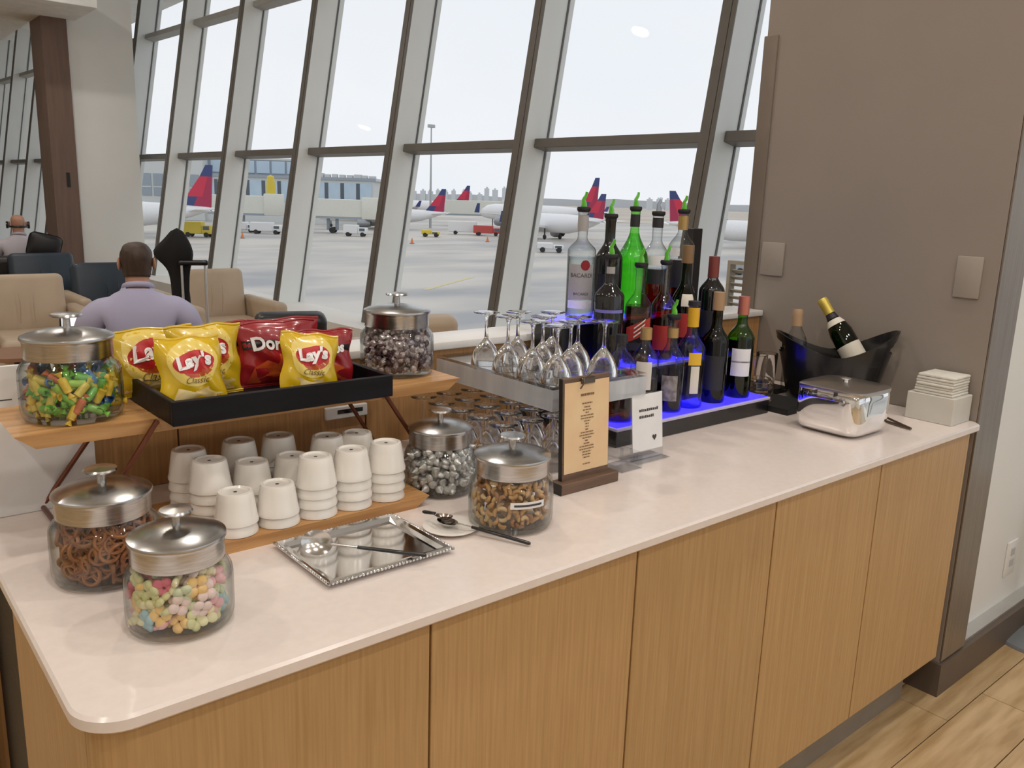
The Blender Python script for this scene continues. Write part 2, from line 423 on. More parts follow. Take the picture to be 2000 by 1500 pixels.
for k in range(2):   # unseen rear glazing behind the camera, added to light surfaces facing it
    window_bay(basis(Vector((-1, 0, 0)), Vector((0, -1, 0)), Vector((0, 0, 1)), Vector((1.0 + (k + 1) * 1.45, -4.95, 0))), wi); wi += 1
# low sill bench along the sloping glass
si = MB()
c0 = Vector((OX, 0, 0)) + u_ * -3.0; c1 = Vector((OX, 0, 0)) + u_ * 19.5
def sp(p, d, z): q = p + n_ * d; return (q.x, q.y, z)
si.add([sp(c0, -0.12, 0), sp(c1, -0.12, 0), sp(c1, 0.2, 0), sp(c0, 0.2, 0), sp(c0, -0.12, 0.50), sp(c1, -0.12, 0.50), sp(c1, 0.34, 0.50), sp(c0, 0.34, 0.50)],
       [(0, 3, 2, 1), (4, 5, 6, 7), (0, 1, 5, 4), (1, 2, 6, 5), (2, 3, 7, 6), (3, 0, 4, 7)])
struct(si.build('trim_3', white_paint, None, 0))

# partition with brown portal and lowered soffit far left
struct(MB().box((2.565, 11.0, 0.0), (3.27, 11.5, 4.2)).build('wall_partition', white_paint, None, 0))
po = struct(MB().box((2.30, 10.96, 0.0), (2.562, 11.5, 3.35)).build('trim_4', brown_clad, None, 0))
MB().box((2.44, 10.95, 1.50), (2.475, 10.965, 1.66)).build('card_reader', black_pl, po, 0)
struct(MB().rbox((-3.9, 10.05, 3.33), (2.66, 11.0, 3.62), 0.005, 1).build('trim_5', ceil_paint, None, 20))
struct(MB().box((-3.9, 11.0, 3.33), (2.30, 13.6, 3.45)).build('trim_6', ceil_paint, None, 0))

# outdoors: apron, airfield, far land
struct(MB().box((4.6, -900, -6.7), (1500, 1800, -6.5)).box((-1200, 21, -6.7), (4.6, 1800, -6.5)).build('apron', concrete, None, 0))
struct(MB().box((260, -700, -6.5), (1500, 1300, -6.35)).box((60, 420, -6.5), (260, 1500, -6.35)).build('airfield_ground', grass_m, None, 0))
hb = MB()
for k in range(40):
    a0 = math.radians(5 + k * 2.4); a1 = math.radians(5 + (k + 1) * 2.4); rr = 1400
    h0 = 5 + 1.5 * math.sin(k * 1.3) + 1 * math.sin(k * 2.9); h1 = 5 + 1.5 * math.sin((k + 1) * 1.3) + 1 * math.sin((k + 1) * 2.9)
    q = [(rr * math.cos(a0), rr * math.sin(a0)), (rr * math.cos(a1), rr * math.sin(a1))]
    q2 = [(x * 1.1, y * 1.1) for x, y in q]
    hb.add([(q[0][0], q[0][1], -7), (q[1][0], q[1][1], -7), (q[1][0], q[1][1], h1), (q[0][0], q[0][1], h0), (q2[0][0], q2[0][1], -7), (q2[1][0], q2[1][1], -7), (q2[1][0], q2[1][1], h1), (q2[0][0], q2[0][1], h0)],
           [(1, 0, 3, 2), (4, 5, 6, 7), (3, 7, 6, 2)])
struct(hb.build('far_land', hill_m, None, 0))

# ------------------------------------------------------------------ ceiling downlights (each lamp carries its own light)
me_ring = MB().lathe([(0.085, 0.0), (0.115, -0.004), (0.115, -0.012), (0.085, -0.014), (0.08, 0.0)], 24).mesh('trim_ring', white_pl)
me_diff = MB().disc(0.08, -0.006, 24, up=False).mesh('diffuser', lamp_on, 0)
LPOS = [(x, y, 4.2) for y in (-3.0, -1.2, 0.6) for x in (-1.6, 0.4, 2.2)] + [(x, y, 4.2) for y in (3.2, 6.0, 9.0) for x in (-0.8, 1.6)] + [(1.35, 10.6, 3.33)]
def lamp_label(i, x, y, z):
    if z < 4: return 'round recessed downlight in the lowered soffit by the brown portal'
    return 'round recessed warm downlight in the white ceiling'
for i, (x, y, z) in enumerate(LPOS):
    t = thing('downlight', lamp_label(i, x, y, z), 'lamp', (x, y, z), 0, 'recessed ceiling downlights' if z > 4 else None)
    put('trim_ring', me_ring, t); put('diffuser', me_diff, t)
    ld = bpy.data.lights.new('lamp_light', 'AREA'); ld.shape = 'DISK'; ld.size = 0.16
    ld.energy = LAMP_W * (1.0 if z > 4 else 0.25); ld.color = (1.0, 0.93, 0.86)
    lo = bpy.data.objects.new('lamp_light', ld); COL.objects.link(lo); lo.parent = t; lo.location = (0, 0, -0.02)

# ================================================================== THE BAR
def arc(cx, cy, r, a0, a1, n=8):
    return [(cx + r * math.cos(a0 + (a1 - a0) * i / n), cy + r * math.sin(a0 + (a1 - a0) * i / n)) for i in range(n + 1)]
X0, X1, YF, YB, ZC = 0.182, 2.655, 0.958, 1.757, 0.915
def worktop_poly(ins):
    r = 0.062 - ins * 0.5
    return arc(X0 + ins + r, YF + ins + r, r, PI, 1.5 * PI, 10) + [(X1 - 0.02, YF + ins), (X1, YF + ins + 0.02), (X1, YB), (X0 + ins, YB)]
mb = MB()
for (i0, z0, i1, z1) in ((0.004, 0.893, 0.0, 0.897), (0.0, 0.897, 0.0, 0.911), (0.0, 0.911, 0.004, ZC)):
    a = worktop_poly(i0); b = worktop_poly(i1); n = len(a)
    mb.add([(x, y, z0) for x, y in a] + [(x, y, z1) for x, y in b], [(k, (k + 1) % n, n + (k + 1) % n, n + k) for k in range(n)])
a = worktop_poly(0.004)
mb.add([(x, y, ZC) for x, y in a], [tuple(range(len(a)))]); mb.add([(x, y, 0.893) for x, y in a], [tuple(reversed(range(len(a))))])
tag(mb.build('worktop', quartz, None, 40), 'long blush white stone worktop with rounded front corner on oak cabinets', 'counter')

toe_m = M('brushed_toe_kick', (0.34, 0.32, 0.29), 0.4, 0.6)
seams = [0.20, 0.676, 1.148, 1.608, 2.084, 2.648]
cl = ['oak cabinet at the rounded left end of the bar', 'second oak cabinet from the rounded end of the bar',
      'middle oak cabinet of the five under the worktop', 'second oak cabinet from the taupe wall under the worktop', 'oak cabinet against the metal wall trim at the right end of the bar']
for i in range(5):
    xa, xb = seams[i], seams[i + 1]
    t = thing('bar_cabinet', cl[i], 'cabinet', (xa, 0.975, 0), 0, 'oak cabinets under the worktop')
    L = xb - xa
    if i == 0:
        r = 0.05
        outer = arc(r, r, r, PI, 1.5 * PI, 8) + [(L - 0.0025, 0), (L - 0.0025, 0.018), (r, 0.018)] + list(reversed(arc(r, r, r - 0.018, PI, 1.5 * PI, 8)))
        MB().prism(arc(r, r, r - 0.02, PI, 1.5 * PI, 8) + [(L, 0.02), (L, 0.78), (0.02, 0.78)], 0.155, 0.892).build('body', oak, t)
        MB().prism(outer, 0.15, 0.889).build('door', oak, t)
        MB().box((0, 0.052, 0.15), (0.018, 0.520, 0.889)).build('side_panel', oak, t, 0)
        MB().box((0.004, 0.523, 0.15), (0.018, 0.78, 0.889)).build('dark_end_panel', black_lac, t, 0)
        MB().box((0.10, 0.06, 0.0), (L, 0.075, 0.15)).build('toe_kick', toe_m, t, 0)
    else:
        MB().box((0, 0.020, 0.155), (L, 0.78, 0.892)).build('body', oak, t, 0)
        MB().rbox((0.0025, 0.0, 0.15), (L - (0.0025 if i < 4 else 0.03), 0.018, 0.889), 0.0012, 1).build('door', oak, t)
        MB().box((0, 0.06, 0.0), (L - (0.0 if i < 4 else 0.10), 0.075, 0.15)).build('toe_kick', toe_m, t, 0)
    MB().box((0.0 if i else 0.1, 0.052, 0.138), (L, 0.060, 0.15)).build('metal_strip', alu, t, 0)

# oak upstand behind the bar with white cap
up = thing('upstand', 'oak panelled upstand with white cap running behind the bar worktop', 'partition', (X0, YB, ZC))
MB().box((0, 0.014, -0.915), (X1 - X0 - 0.002, 0.10, 0.232)).build('core', oak_dark, up, 0)
MB().box((-0.004, 0.0, -0.915), (0.0, 0.10, 0.0)).build('dark_end_panel', black_lac, up, 0)
ps = [0.0, 0.385, 0.835, 1.285, 1.735, 2.185, 2.472]
for a, b in zip(ps, ps[1:]):
    MB().rbox((a + 0.002, 0.0, 0.0), (b - 0.002, 0.014, 0.226), 0.001, 1).build('panel', oak_dark, up)
MB().rbox((-0.02, -0.012, 0.226), (X1 - X0 - 0.002, 0.135, 0.246), 0.003, 2).build('cap', M('white_solid_surface', (0.80, 0.79, 0.77), 0.3), up)

# wall fittings
for (y0, y1, z0, z1, lb) in ((1.686, 1.776, 1.288, 1.405, 'taupe blank wall plate on the taupe wall, near the windows'),
                             (1.024, 1.098, 1.280, 1.403, 'taupe blank wall plate on the taupe wall, above the napkins')):
    tag(MB().rbox((2.652, y0, z0), (2.6605, y1, z1), 0.003, 2).build('wall_plate', plate_m), lb, 'wall plate', 'blank wall plates')
t = thing('wall_outlet', 'white power outlet low on the white wall', 'outlet', (3.30, 1.03, 0.225))
MB().rbox((-0.045, -0.008, 0), (0.045, 0.0, 0.135), 0.003, 2).build('cover_plate', white_pl, t)
for z in (0.035, 0.078): MB().rbox((-0.017, -0.0105, z), (0.017, -0.007, z + 0.03), 0.002, 1).build('socket', M('grey_socket', (0.5, 0.5, 0.49), 0.4), t)
t = thing('power_strip', 'white surface power outlet with dark slot under the snack shelf', 'outlet', (0.905, 1.757, 1.0))
MB().rbox((0, -0.010, 0), (0.112, 0.0, 0.030), 0.002, 1).build('cover_plate', white_pl, t)
MB().box((0.030, -0.0108, 0.012), (0.098, -0.0098, 0.022)).build('slot', black_pl, t, 0)
t = thing('stanchion_base', 'round grey weighted base standing on the plank floor by the white wall', 'stand', (3.36, 0.90, 0))
MB().lathe([(0.0001, 0.028), (0.03, 0.028), (0.12, 0.02), (0.165, 0.012), (0.17, 0.004), (0.17, 0.0), (0.0001, 0.0)], 40).build('base', grey_base, t)
MB().lathe([(0.022, 0.02), (0.022, 0.9), (0.0001, 0.9)], 20).build('post', grey_base, t)

# ------------------------------------------------------------------ two-tier wooden serving stand
def board(mb, xa, xb, ya, yb, z0, z1, cut=0.03):
    """plank with ends undercut at an angle"""
    v = [(xa + cut, ya + 0.003, z0), (xb - cut, ya + 0.003, z0), (xb - cut, yb, z0), (xa + cut, yb, z0), (xa, ya, z1), (xb, ya, z1), (xb, yb, z1), (xa, yb, z1)]
    return mb.add(v, [(0, 3, 2, 1), (4, 5, 6, 7), (0, 1, 5, 4), (1, 2, 6, 5), (2, 3, 7, 6), (3, 0, 4, 7)])
st = thing('serving_stand', 'raised bamboo shelf on splayed copper rod legs above the white cups', 'shelf', (0.655, 1.57, ZC))
ox, oy, oz = 0.655, 1.57, ZC
board(MB(), 0.222 - ox, 1.088 - ox, 1.467 - oy, 1.685 - oy, 0.196, 0.220).build('shelf_board', acacia, st, 0)
for (xt, xf, yt_b) in ((0.437, 0.300, 1.0), (0.885, 1.035, 1.0)):
    pts = [(xt - ox, 1.69 - oy, 0.196), (xt - ox, 1.69 - oy, 0.224), (xt - ox, 1.462 - oy, 0.224)]
    mb = MB()
    mb.tube([(xt - ox, 1.69 - oy, 0.2150), (xt - ox, 1.461 - oy, 0.2150)], 0.0045, 8)
    mb.tube([(xt - ox, 1.461 - oy, 0.2180), (xf - ox, 1.48 - oy, 0.006)], 0.0048, 8)
    mb.tube([(xt - ox, 1.69 - oy, 0.2180), (xf - ox, 1.738 - oy, 0.006)], 0.0048, 8)
    mb.tube([(xf - ox, 1.478 - oy, 0.0055), (xf - ox, 1.742 - oy, 0.0055)], 0.0048, 8)
    mb.build('rod_leg', copper, st)
lb_ = board(MB(), 0.345, 0.917, 1.332, 1.590, ZC, 0.937, 0.03).build('serving_board', acacia, None, 0)
tag(lb_, 'low bamboo board on the worktop carrying the stacked white cups', 'board')
# black tray on the shelf (rests on the rods)
bt = thing('snack_tray', 'black wooden tray on the bamboo shelf holding the chip bags', 'tray', (0.656, 1.545, 1.1357))
mb = MB(); mb.box((-0.212, -0.146, 0), (0.212, 0.146, 0.006)); mb.build('tray_base', black_lac, bt, 0)
for (a, b, n) in (((-0.214, -0.150, 0), (0.214, -0.140, 0.043), 'rim'), ((-0.214, 0.140, 0), (0.214, 0.150, 0.043), 'rim'), ((-0.214, -0.140, 0), (-0.204, 0.140, 0.043), 'rim'), ((0.204, -0.140, 0), (0.214, 0.140, 0.043), 'rim')):
    MB().rbox(a, b, 0.0015, 1).build(n, black_lac, bt)

# ------------------------------------------------------------------ chip bags
def bag(name, label, loc, rz, lean, w, h, mats, seed, art, thick=0.021, group='crisp bags in the black tray', roll=0.0):
    rnd = random.Random(seed)
    ph = [rnd.uniform(0, 6.28) for _ in range(10)]; fr = [rnd.uniform(2, 7) for _ in range(10)]
    def prof(u, v):
        e = max(0.0, 1 - abs(u) ** 2.4) ** 0.6; g = max(0.0, math.sin(PI * min(1, max(0, (v - 0.03) / 0.94)))) ** 0.55
        return thick * e * g
    def wr(u, v):
        a = 0.0
        for i in range(4):
            a += math.sin(fr[i] * u * 2.0 + fr[i + 4] * v * 3.2 + ph[i]) * 0.0011
        k = 1 - abs(u)
        a += 0.0022 * math.sin(ph[8] + 9 * v + 5 * u) * (abs(u) ** 2) + 0.002 * abs(math.sin(7 * u + ph[9])) * (2 * abs(v - 0.5)) ** 3
        return a
    def wd(v): return w / 2 * (1.0 - 0.075 * math.sin(PI * v) ** 0.6)
    def front(u, v):
        x = u * wd(v) + 0.003 * math.sin(11 * v + ph[1]) * u; z = v * h + 0.002 * math.sin(6 * u + ph[2]) * (v > 0.5)
        return Vector((x, -prof(u, v) - wr(u, v) * (0.25 + prof(u, v) / thick) * (1 if 0.04 < v < 0.96 else 0.4), z))
    def back(u, v):
        f = front(u, v); return Vector((f.x, prof(u, v) * 0.85 + 0.0006 + f.y * 0.0, f.z))
    t = thing(name, label, 'bag', loc, rz, group)
    t.rotation_euler = (lean, roll, rz)
    mb = MB()
    NU, NV = 26, 30
    mb.grid(lambda a, b: front(a * 2 - 1, b), NU, NV); mb.grid(lambda a, b: back(a * 2 - 1, b), NU, NV, flip=True)
    mb.build('foil', mats, t, 50)
    # crimped seals
    for v0, v1 in ((0.955, 1.012), (-0.008, 0.035)):
        m2 = MB()
        m2.grid(lambda a, b: front(a * 2 - 1, 1.0 if v0 > 0.5 else 0.0) * 1.0 + Vector((0, -0.0012 - 0.0007 * math.sin(b * 30), (v0 + (v1 - v0) * b - (1.0 if v0 > 0.5 else 0.0)) * h)), 20, 6)
        m2.build('crimped_seal', mats, t, 60)
    art(t, front, w, h)
    return t
def surf(front, w, h, cx, cz, eps):
    def fn(x, y):
        u = max(-0.985, min(0.985, (cx + x) / (w / 2 * 0.94))); v = max(0.02, min(0.98, (cz + y) / h))
        return front(u, v) + Vector((0, -eps, 0))
    return fn
def patch(fn, poly, mat, name, parent, rings=9):
    n = len(poly); cx = sum(p[0] for p in poly) / n; cy = sum(p[1] for p in poly) / n
    vs = [tuple(fn(cx, cy))]; fs = []
    for r in range(1, rings + 1):
        for p in poly: vs.append(tuple(fn(cx + (p[0] - cx) * r / rings, cy + (p[1] - cy) * r / rings)))
    for k in range(n): fs.append((0, 1 + k, 1 + (k + 1) % n))
    for r in range(rings - 1):
        for k in range(n):
            a = 1 + r * n + k; b = 1 + r * n + (k + 1) % n; fs.append((a, a + n, b + n, b))
    return MB().add(vs, fs).build(name, mat, parent, 60)
def ell(rx, ry, n=28, rot=0.0):
    return [(rx * math.cos(2 * PI * k / n) * math.cos(rot) - ry * math.sin(2 * PI * k / n) * math.sin(rot), rx * math.cos(2 * PI * k / n) * math.sin(rot) + ry * math.sin(2 * PI * k / n) * math.cos(rot)) for k in range(n)]
def yellow_art(script=True):
    def art(t, front, w, h):
        cz = h * 0.63
        patch(surf(front, w, h, 0, cz, 0.0006), ell(w * 0.36, w * 0.36), bag_glow, 'sun_print', t)
        patch(surf(front, w, h, w * 0.05, h * 0.18, 0.0007), [(-w * 0.40, -h * 0.12), (w * 0.30, -h * 0.12), (w * 0.34, 0.0), (w * 0.12, h * 0.10), (-w * 0.05, h * 0.05), (-w * 0.30, h * 0.11)], bag_chip, 'crisp_print', t)
        patch(surf(front, w, h, 0.006, cz - w * 0.075, 0.0009), ell(w * 0.25, w * 0.15, rot=0.15), bag_orange, 'logo_ribbon', t)
        patch(surf(front, w, h, 0, cz, 0.0013), ell(w * 0.305, w * 0.165, rot=0.12), red_ink, 'logo_oval', t)
        f = surf(front, w, h, 0, cz, 0.0036)
        lettering(t, "Lay's", w * 0.262, lambda x, y: f(x * math.cos(0.1) - y * math.sin(0.1), x * math.sin(0.1) + y * math.cos(0.1) + 0.002), white_ink, 'logo_lettering', bold=0.0016, shear=0.12)
        if script:
            f2 = surf(front, w, h, 0.002, cz - w * 0.27, 0.0028)
            lettering(t, 'Classic', w * 0.13, lambda x, y: f2(x, y), ink_br, 'flavour_lettering', shear=0.35)
    return art
def red_art(t, front, w, h):
    cz = h * 0.66
    patch(surf(front, w, h, 0, h * 0.30, 0.0006), [(-w * 0.40, -h * 0.24), (w * 0.40, -h * 0.24), (w * 0.30, h * 0.02), (0, h * 0.20), (-w * 0.30, h * 0.02)], bag_orange, 'crisp_print', t)
    patch(surf(front, w, h, 0, cz, 0.0010), [(-w * 0.44, -h * 0.06), (w * 0.44, -h * 0.045), (w * 0.44, h * 0.065), (-w * 0.44, h * 0.085)], black_ink, 'logo_band', t)
    f = surf(front, w, h, 0, cz, 0.0032)
    lettering(t, 'Doritos', w * 0.215, lambda x, y: f(x, y), white_ink, 'logo_lettering', bold=0.0012)
TZ = 1.1425
bag('chip_bag', 'rear left yellow crisp bag, mostly hidden behind the others', (0.485, 1.625, TZ), 0.10, -0.14, 0.165, 0.124, bag_y, 3, yellow_art())
bag('chip_bag', 'red snack bag at the very back of the tray', (0.735, 1.640, TZ), 0.0, -0.10, 0.21, 0.124, bag_r, 5, red_art)
bag('chip_bag', 'upright yellow crisp bag standing next to the red bag', (0.565, 1.565, TZ), 0.05, -0.10, 0.142, 0.133, bag_y, 11, yellow_art())
bag('chip_bag', 'large dark red snack bag in the middle of the tray', (0.715, 1.585, TZ), -0.03, -0.08, 0.168, 0.128, bag_r, 14, red_art)
bag('chip_bag', 'small red snack bag at the right end of the tray', (0.785, 1.520, TZ), -0.22, -0.14, 0.125, 0.114, bag_r, 21, red_art)
bag('chip_bag', 'front left yellow crisp bag with its whole red oval logo showing', (0.509, 1.476, TZ), -0.02, -0.26, 0.120, 0.128, bag_y, 8, yellow_art(), 0.026)
bag('chip_bag', 'tilted yellow crisp bag leaning on the red bags', (0.718, 1.455, TZ), -0.10, -0.26, 0.118, 0.121, bag_y, 17, yellow_art(), 0.020, roll=0.14)

# ------------------------------------------------------------------ lidded glass jars
def jar(label, loc, D, hg=0.102):
    t = thing('glass_jar', label, 'jar', loc, 0, 'lidded snack jars')
    R = D / 2
    out = [(0.0001, 0.0), (R * 0.86, 0.0), (R * 0.95, 0.004), (R * 0.995, 0.014), (R, 0.024), (R, hg * 0.72), (R * 0.985, hg * 0.82), (R * 0.93, hg * 0.91), (R * 0.87, hg * 0.955), (R * 0.845, hg), (R * 0.845, hg + 0.008)]
    inn = [(R * 0.825, hg + 0.008), (R * 0.83, hg * 0.96), (R * 0.90, hg * 0.90), (R * 0.955, hg * 0.80), (R * 0.968, hg * 0.70), (R * 0.968, 0.026), (R * 0.93, 0.012), (R * 0.80, 0.008), (0.0001, 0.008)]
    MB().lathe(out + inn, 56).build('glass_body', clear, t, 60)
    zl = hg + 0.001
    lid = MB().lathe([(R * 0.852, zl), (R * 0.862, zl + 0.002), (R * 0.862, zl + 0.027), (R * 0.875, zl + 0.030), (R * 0.900, zl + 0.031), (R * 0.907, zl + 0.0335), (R * 0.895, zl + 0.036), (R * 0.80, zl + 0.0395), (R * 0.55, zl + 0.0445), (R * 0.3, zl + 0.0475), (R * 0.09, zl + 0.0485), (0.0001, zl + 0.0485)], 56).lathe([(R * 0.85, zl), (0.0001, zl + 0.004)], 40).build('lid', steel, t, 40)
    MB().lathe([(R * 0.085, zl + 0.046), (R * 0.078, zl + 0.052), (R * 0.072, zl + 0.064), (R * 0.10, zl + 0.0665), (R * 0.29, zl + 0.0675), (R * 0.315, zl + 0.070), (R * 0.29, zl + 0.0725), (0.0001, zl + 0.074)], 32).build('knob', steel, lid, 40)
    return t
JARS = {
 'taffy': jar('lidded glass jar of wrapped candies on the left end of the bamboo shelf', (0.330, 1.562, 1.1355), 0.162, 0.104),
 'choc': jar('lidded glass jar of foil chocolates on the right end of the bamboo shelf', (1.000, 1.588, 1.1355), 0.164, 0.106),
 'pretzel': jar('lidded glass jar of pretzels at the left end of the worktop', (0.322, 1.376, ZC + 0.0003), 0.163, 0.104),
 'gummy': jar('lidded glass jar of pastel gummies nearest the rounded worktop corner', (0.362, 1.152, ZC + 0.0003), 0.148, 0.097),
 'kiss': jar('lidded glass jar of silver foil drops beside the cup board', (0.992, 1.404, ZC + 0.0003), 0.152),
 'nut': jar('lidded glass jar of nuts with white label strip beside the menu', (0.994, 1.170, ZC + 0.0003), 0.163),
}
# white label strip on the nut jar
t = JARS['nut']; Rn = 0.163 / 2
ac = math.atan2(-1.17, -0.994) + 0.42
MB().grid(lambda a, b: (math.cos(ac + (a - 0.5) * 0.85) * (Rn + 0.0006), math.sin(ac + (a - 0.5) * 0.85) * (Rn + 0.0006), 0.056 + 0.013 * b), 12, 1, flip=False).build('label_strip', paper_w, t, 60)
MB().grid(lambda a, b: (math.cos(ac + (a - 0.5) * 0.68) * (Rn + 0.0011), math.sin(ac + (a - 0.5) * 0.68) * (Rn + 0.0011), 0.0605 + 0.004 * b), 12, 1, flip=False).build('label_print', ink, t, 60)

# contents: every piece its own object
def fill(key, meshes, n, rad, label, cat, name, group, R, h, flat=0.5, dmin=1.45, wall=0.72, words=None):
    root = JARS[key]; bx, by, bz = root.location
    rnd = random.Random(hash(key) % 1000 if False else sum(map(ord, key)))
    P = []; tries = 0
    while len(P) < n and tries < 60000:
        tries += 1
        rr = R - rad * rnd.uniform(0.95, 1.7) if rnd.random() < wall else R * math.sqrt(rnd.random()) - rad
        if rr < 0: continue
        a = rnd.uniform(0, 2 * PI); z = rnd.uniform(rad * 0.8, h)
        if rr > R - rad * 1.3 - max(0, z - h * 0.8) * 0.4 and z > h * 0.8: rr -= rad * 0.5
        q = (rr * math.cos(a), rr * math.sin(a), z)
        if all((q[0] - p[0]) ** 2 + (q[1] - p[1]) ** 2 + (q[2] - p[2]) ** 2 > (rad * dmin) ** 2 for p in P): P.append(q)
    for q in P:
        mi_ = rnd.randrange(len(meshes)); me = meshes[mi_]
        o = bpy.data.objects.new(name, me); COL.objects.link(o)
        o.location = (bx + q[0], by + q[1], bz + 0.0085 + q[2])
        a = math.atan2(q[1], q[0])
        # mostly lie against the wall: local z turned towards the glass
        if rnd.random() < flat: o.rotation_euler = Euler((rnd.uniform(-0.45, 0.45), PI / 2 + rnd.uniform(-0.45, 0.45), a))
        else: o.rotation_euler = Euler((rnd.uniform(0, 6.28), rnd.uniform(0, 6.28), rnd.uniform(0, 6.28)))
        if rnd.random() < 1: o.rotation_euler.rotate_axis('Z', rnd.uniform(0, 6.28))
        tag(o, (words[mi_] + ' ' + label) if words else label, cat, group)
def CM(name, c, rough=0.4, **k): return M(name, c, rough, **k)
# pretzels
pz = CM('baked_pretzel', (0.36, 0.15, 0.055), 0.4, col2=(0.25, 0.085, 0.03), scale=60, rand=0.18)
mb = MB(); R0 = 0.0140
mb.tube([(R0 * math.cos(2 * PI * k / 14), R0 * math.sin(2 * PI * k / 14), 0) for k in range(14)], 0.0032, 6, closed=True)
for k in range(3):
    a = 2 * PI * k / 3 + 0.3; mb.tube([(0, 0, 0), (R0 * math.cos(a), R0 * math.sin(a), 0.0004)], 0.0022, 5)
fill('pretzel', [mb.mesh('pretzel', pz, 60)], 250, 0.0145, 'small round pretzel in the glass jar at the left end', 'pretzel', 'pretzel', 'pretzels in the jar', 0.0785, 0.092, 0.66, 0.86)
# gummies
gcols = [(0.70, 0.16, 0.22), (0.80, 0.42, 0.44), (0.68, 0.66, 0.32), (0.90, 0.58, 0.20), (0.34, 0.54, 0.62), (0.84, 0.77, 0.46), (0.64, 0.68, 0.46), (0.86, 0.66, 0.62)]
gm = []
for i, c in enumerate(gcols):
    g = CM('gummy_%d' % i, c, 0.45, col2=tuple(x * 0.92 + 0.05 for x in c), scale=90, bump=0.08)
    mb = MB()
    k5 = 4 if i % 2 else 5
    for k in range(k5):
        a = 2 * PI * k / k5; mb.ball((0.0092 * math.cos(a), 0.0092 * math.sin(a), 0), 0.0082, 9, 6, sc=(1, 1, 0.60))
    gm.append(mb.mesh('gummy', g, 70))
fill('gummy', gm, 170, 0.0150, 'flower shaped gummy in the jar nearest the worktop corner', 'candy', 'gummy', 'gummies in the jar', 0.0715, 0.086, 0.6, 1.02, words=['red', 'pink', 'olive yellow', 'orange', 'blue', 'pale yellow', 'pale green', 'pale pink'])
# wrapped taffy
tcols = [(0.02, 0.10, 0.30), (0.11, 0.36, 0.03), (0.26, 0.46, 0.04), (0.66, 0.44, 0.03), (0.46, 0.10, 0.025), (0.16, 0.42, 0.05), (0.03, 0.14, 0.33), (0.52, 0.40, 0.04)]
tm = []
for i, c in enumerate(tcols):
    g = CM('candy_wrapper_%d' % i, c, 0.28, col2=tuple(min(1, x * 1.35 + 0.03) for x in c), scale=70, coat=0.5)
    mb = MB()
    mb.lathe([(0.0026, -0.014), (0.0068, -0.0125), (0.0072, 0.0), (0.0068, 0.0125), (0.0026, 0.014)], 9)
    for s in (-1, 1):
        mb.lathe([(0.0024, 0.0138 * s), (0.0030, 0.0165 * s), (0.0072, 0.0225 * s), (0.0068, 0.0228 * s), (0.0016, 0.016 * s)], 9, sy=0.55)
    me = mb.mesh('wrapped_candy', g, 50)
    me.transform(Matrix.Rotation(PI / 2, 4, 'X')); tm.append(me)
fill('taffy', tm, 150, 0.0125, 'twist wrapped candy in the jar on the left end of the shelf', 'candy', 'wrapped_candy', 'wrapped candies in the jar', 0.0780, 0.074, 0.75, 1.0, words=['dark blue', 'green', 'lime green', 'yellow', 'orange red', 'bright green', 'blue', 'mustard yellow'])
# foil drops
fo = CM('silver_foil', (0.72, 0.71, 0.70), 0.30, metal=0.55, col2=(0.56, 0.55, 0.54), scale=120, bump=0.25)
mb = MB().lathe([(0.0001, 0.0), (0.0075, 0.0), (0.0092, 0.002), (0.0090, 0.005), (0.0065, 0.009), (0.003, 0.0125), (0.0012, 0.016), (0.0001, 0.017)], 12)
fill('kiss', [mb.mesh('foil_drop', fo, 60)], 290, 0.0088, 'silver foil chocolate drop in the jar by the cup board', 'candy', 'foil_drop', 'foil drops in the jar', 0.0730, 0.091, 0.35, 1.22)
# foil chocolates (two tones, crumpled)
fm2 = [CM('mauve_foil', (0.46, 0.38, 0.40), 0.3, metal=0.45, col2=(0.30, 0.22, 0.24), scale=120, bump=0.2), CM('dark_foil', (0.10, 0.055, 0.065), 0.35, metal=0.5), CM('pale_foil', (0.70, 0.63, 0.64), 0.28, metal=0.45)]
cm = []
rr_ = random.Random(5)
for i in range(3):
    mb = MB().ball((0, 0, 0), 0.0085, 8, 5, sc=(1, 0.8, 0.7))
    mb.v = [tuple(c * rr_.uniform(0.72, 1.3) for c in p) for p in mb.v]
    for s in (-1, 1): mb.add([(0.006 * s, 0, 0), (0.0125 * s, 0.005, 0.002), (0.0125 * s, -0.004, -0.003)], [(0, 1, 2)])
    cm.append(mb.mesh('foil_chocolate', fm2[i], 25))
fill('choc', [cm[0], cm[0], cm[1], cm[2]], 290, 0.0095, 'crumpled foil chocolate in the jar on the right end of the shelf', 'candy', 'foil_chocolate', 'foil chocolates in the jar', 0.0790, 0.097, 0.4, 1.15, words=['mauve', 'mauve', 'dark', 'pale silver'])
# cashews
nm = [CM('roasted_nut', (0.60, 0.35, 0.14), 0.5, col2=(0.48, 0.25, 0.085), scale=60, rand=0.12), CM('brown_nut', (0.34, 0.15, 0.05), 0.5, rand=0.15), CM('pale_nut', (0.68, 0.46, 0.22), 0.5)]
nn = []
for i in range(3):
    mb = MB().tube([(0.0085 * math.cos(a), 0.0085 * math.sin(a), 0) for a in [0.2 + 2.5 * k / 6 for k in range(7)]], [0.0018, 0.0036, 0.0042, 0.0043, 0.0040, 0.0034, 0.0016], 7)
    me = mb.mesh('cashew', nm[i], 60); me.transform(Matrix.Translation((0, -0.006, 0))); nn.append(me)
fill('nut', [nn[0], nn[0], nn[1], nn[2]], 290, 0.0098, 'roasted cashew nut in the jar with the white label strip', 'nut', 'cashew', 'cashews in the jar', 0.0785, 0.086, 0.6, 1.05, words=['golden', 'golden', 'dark brown', 'pale'])

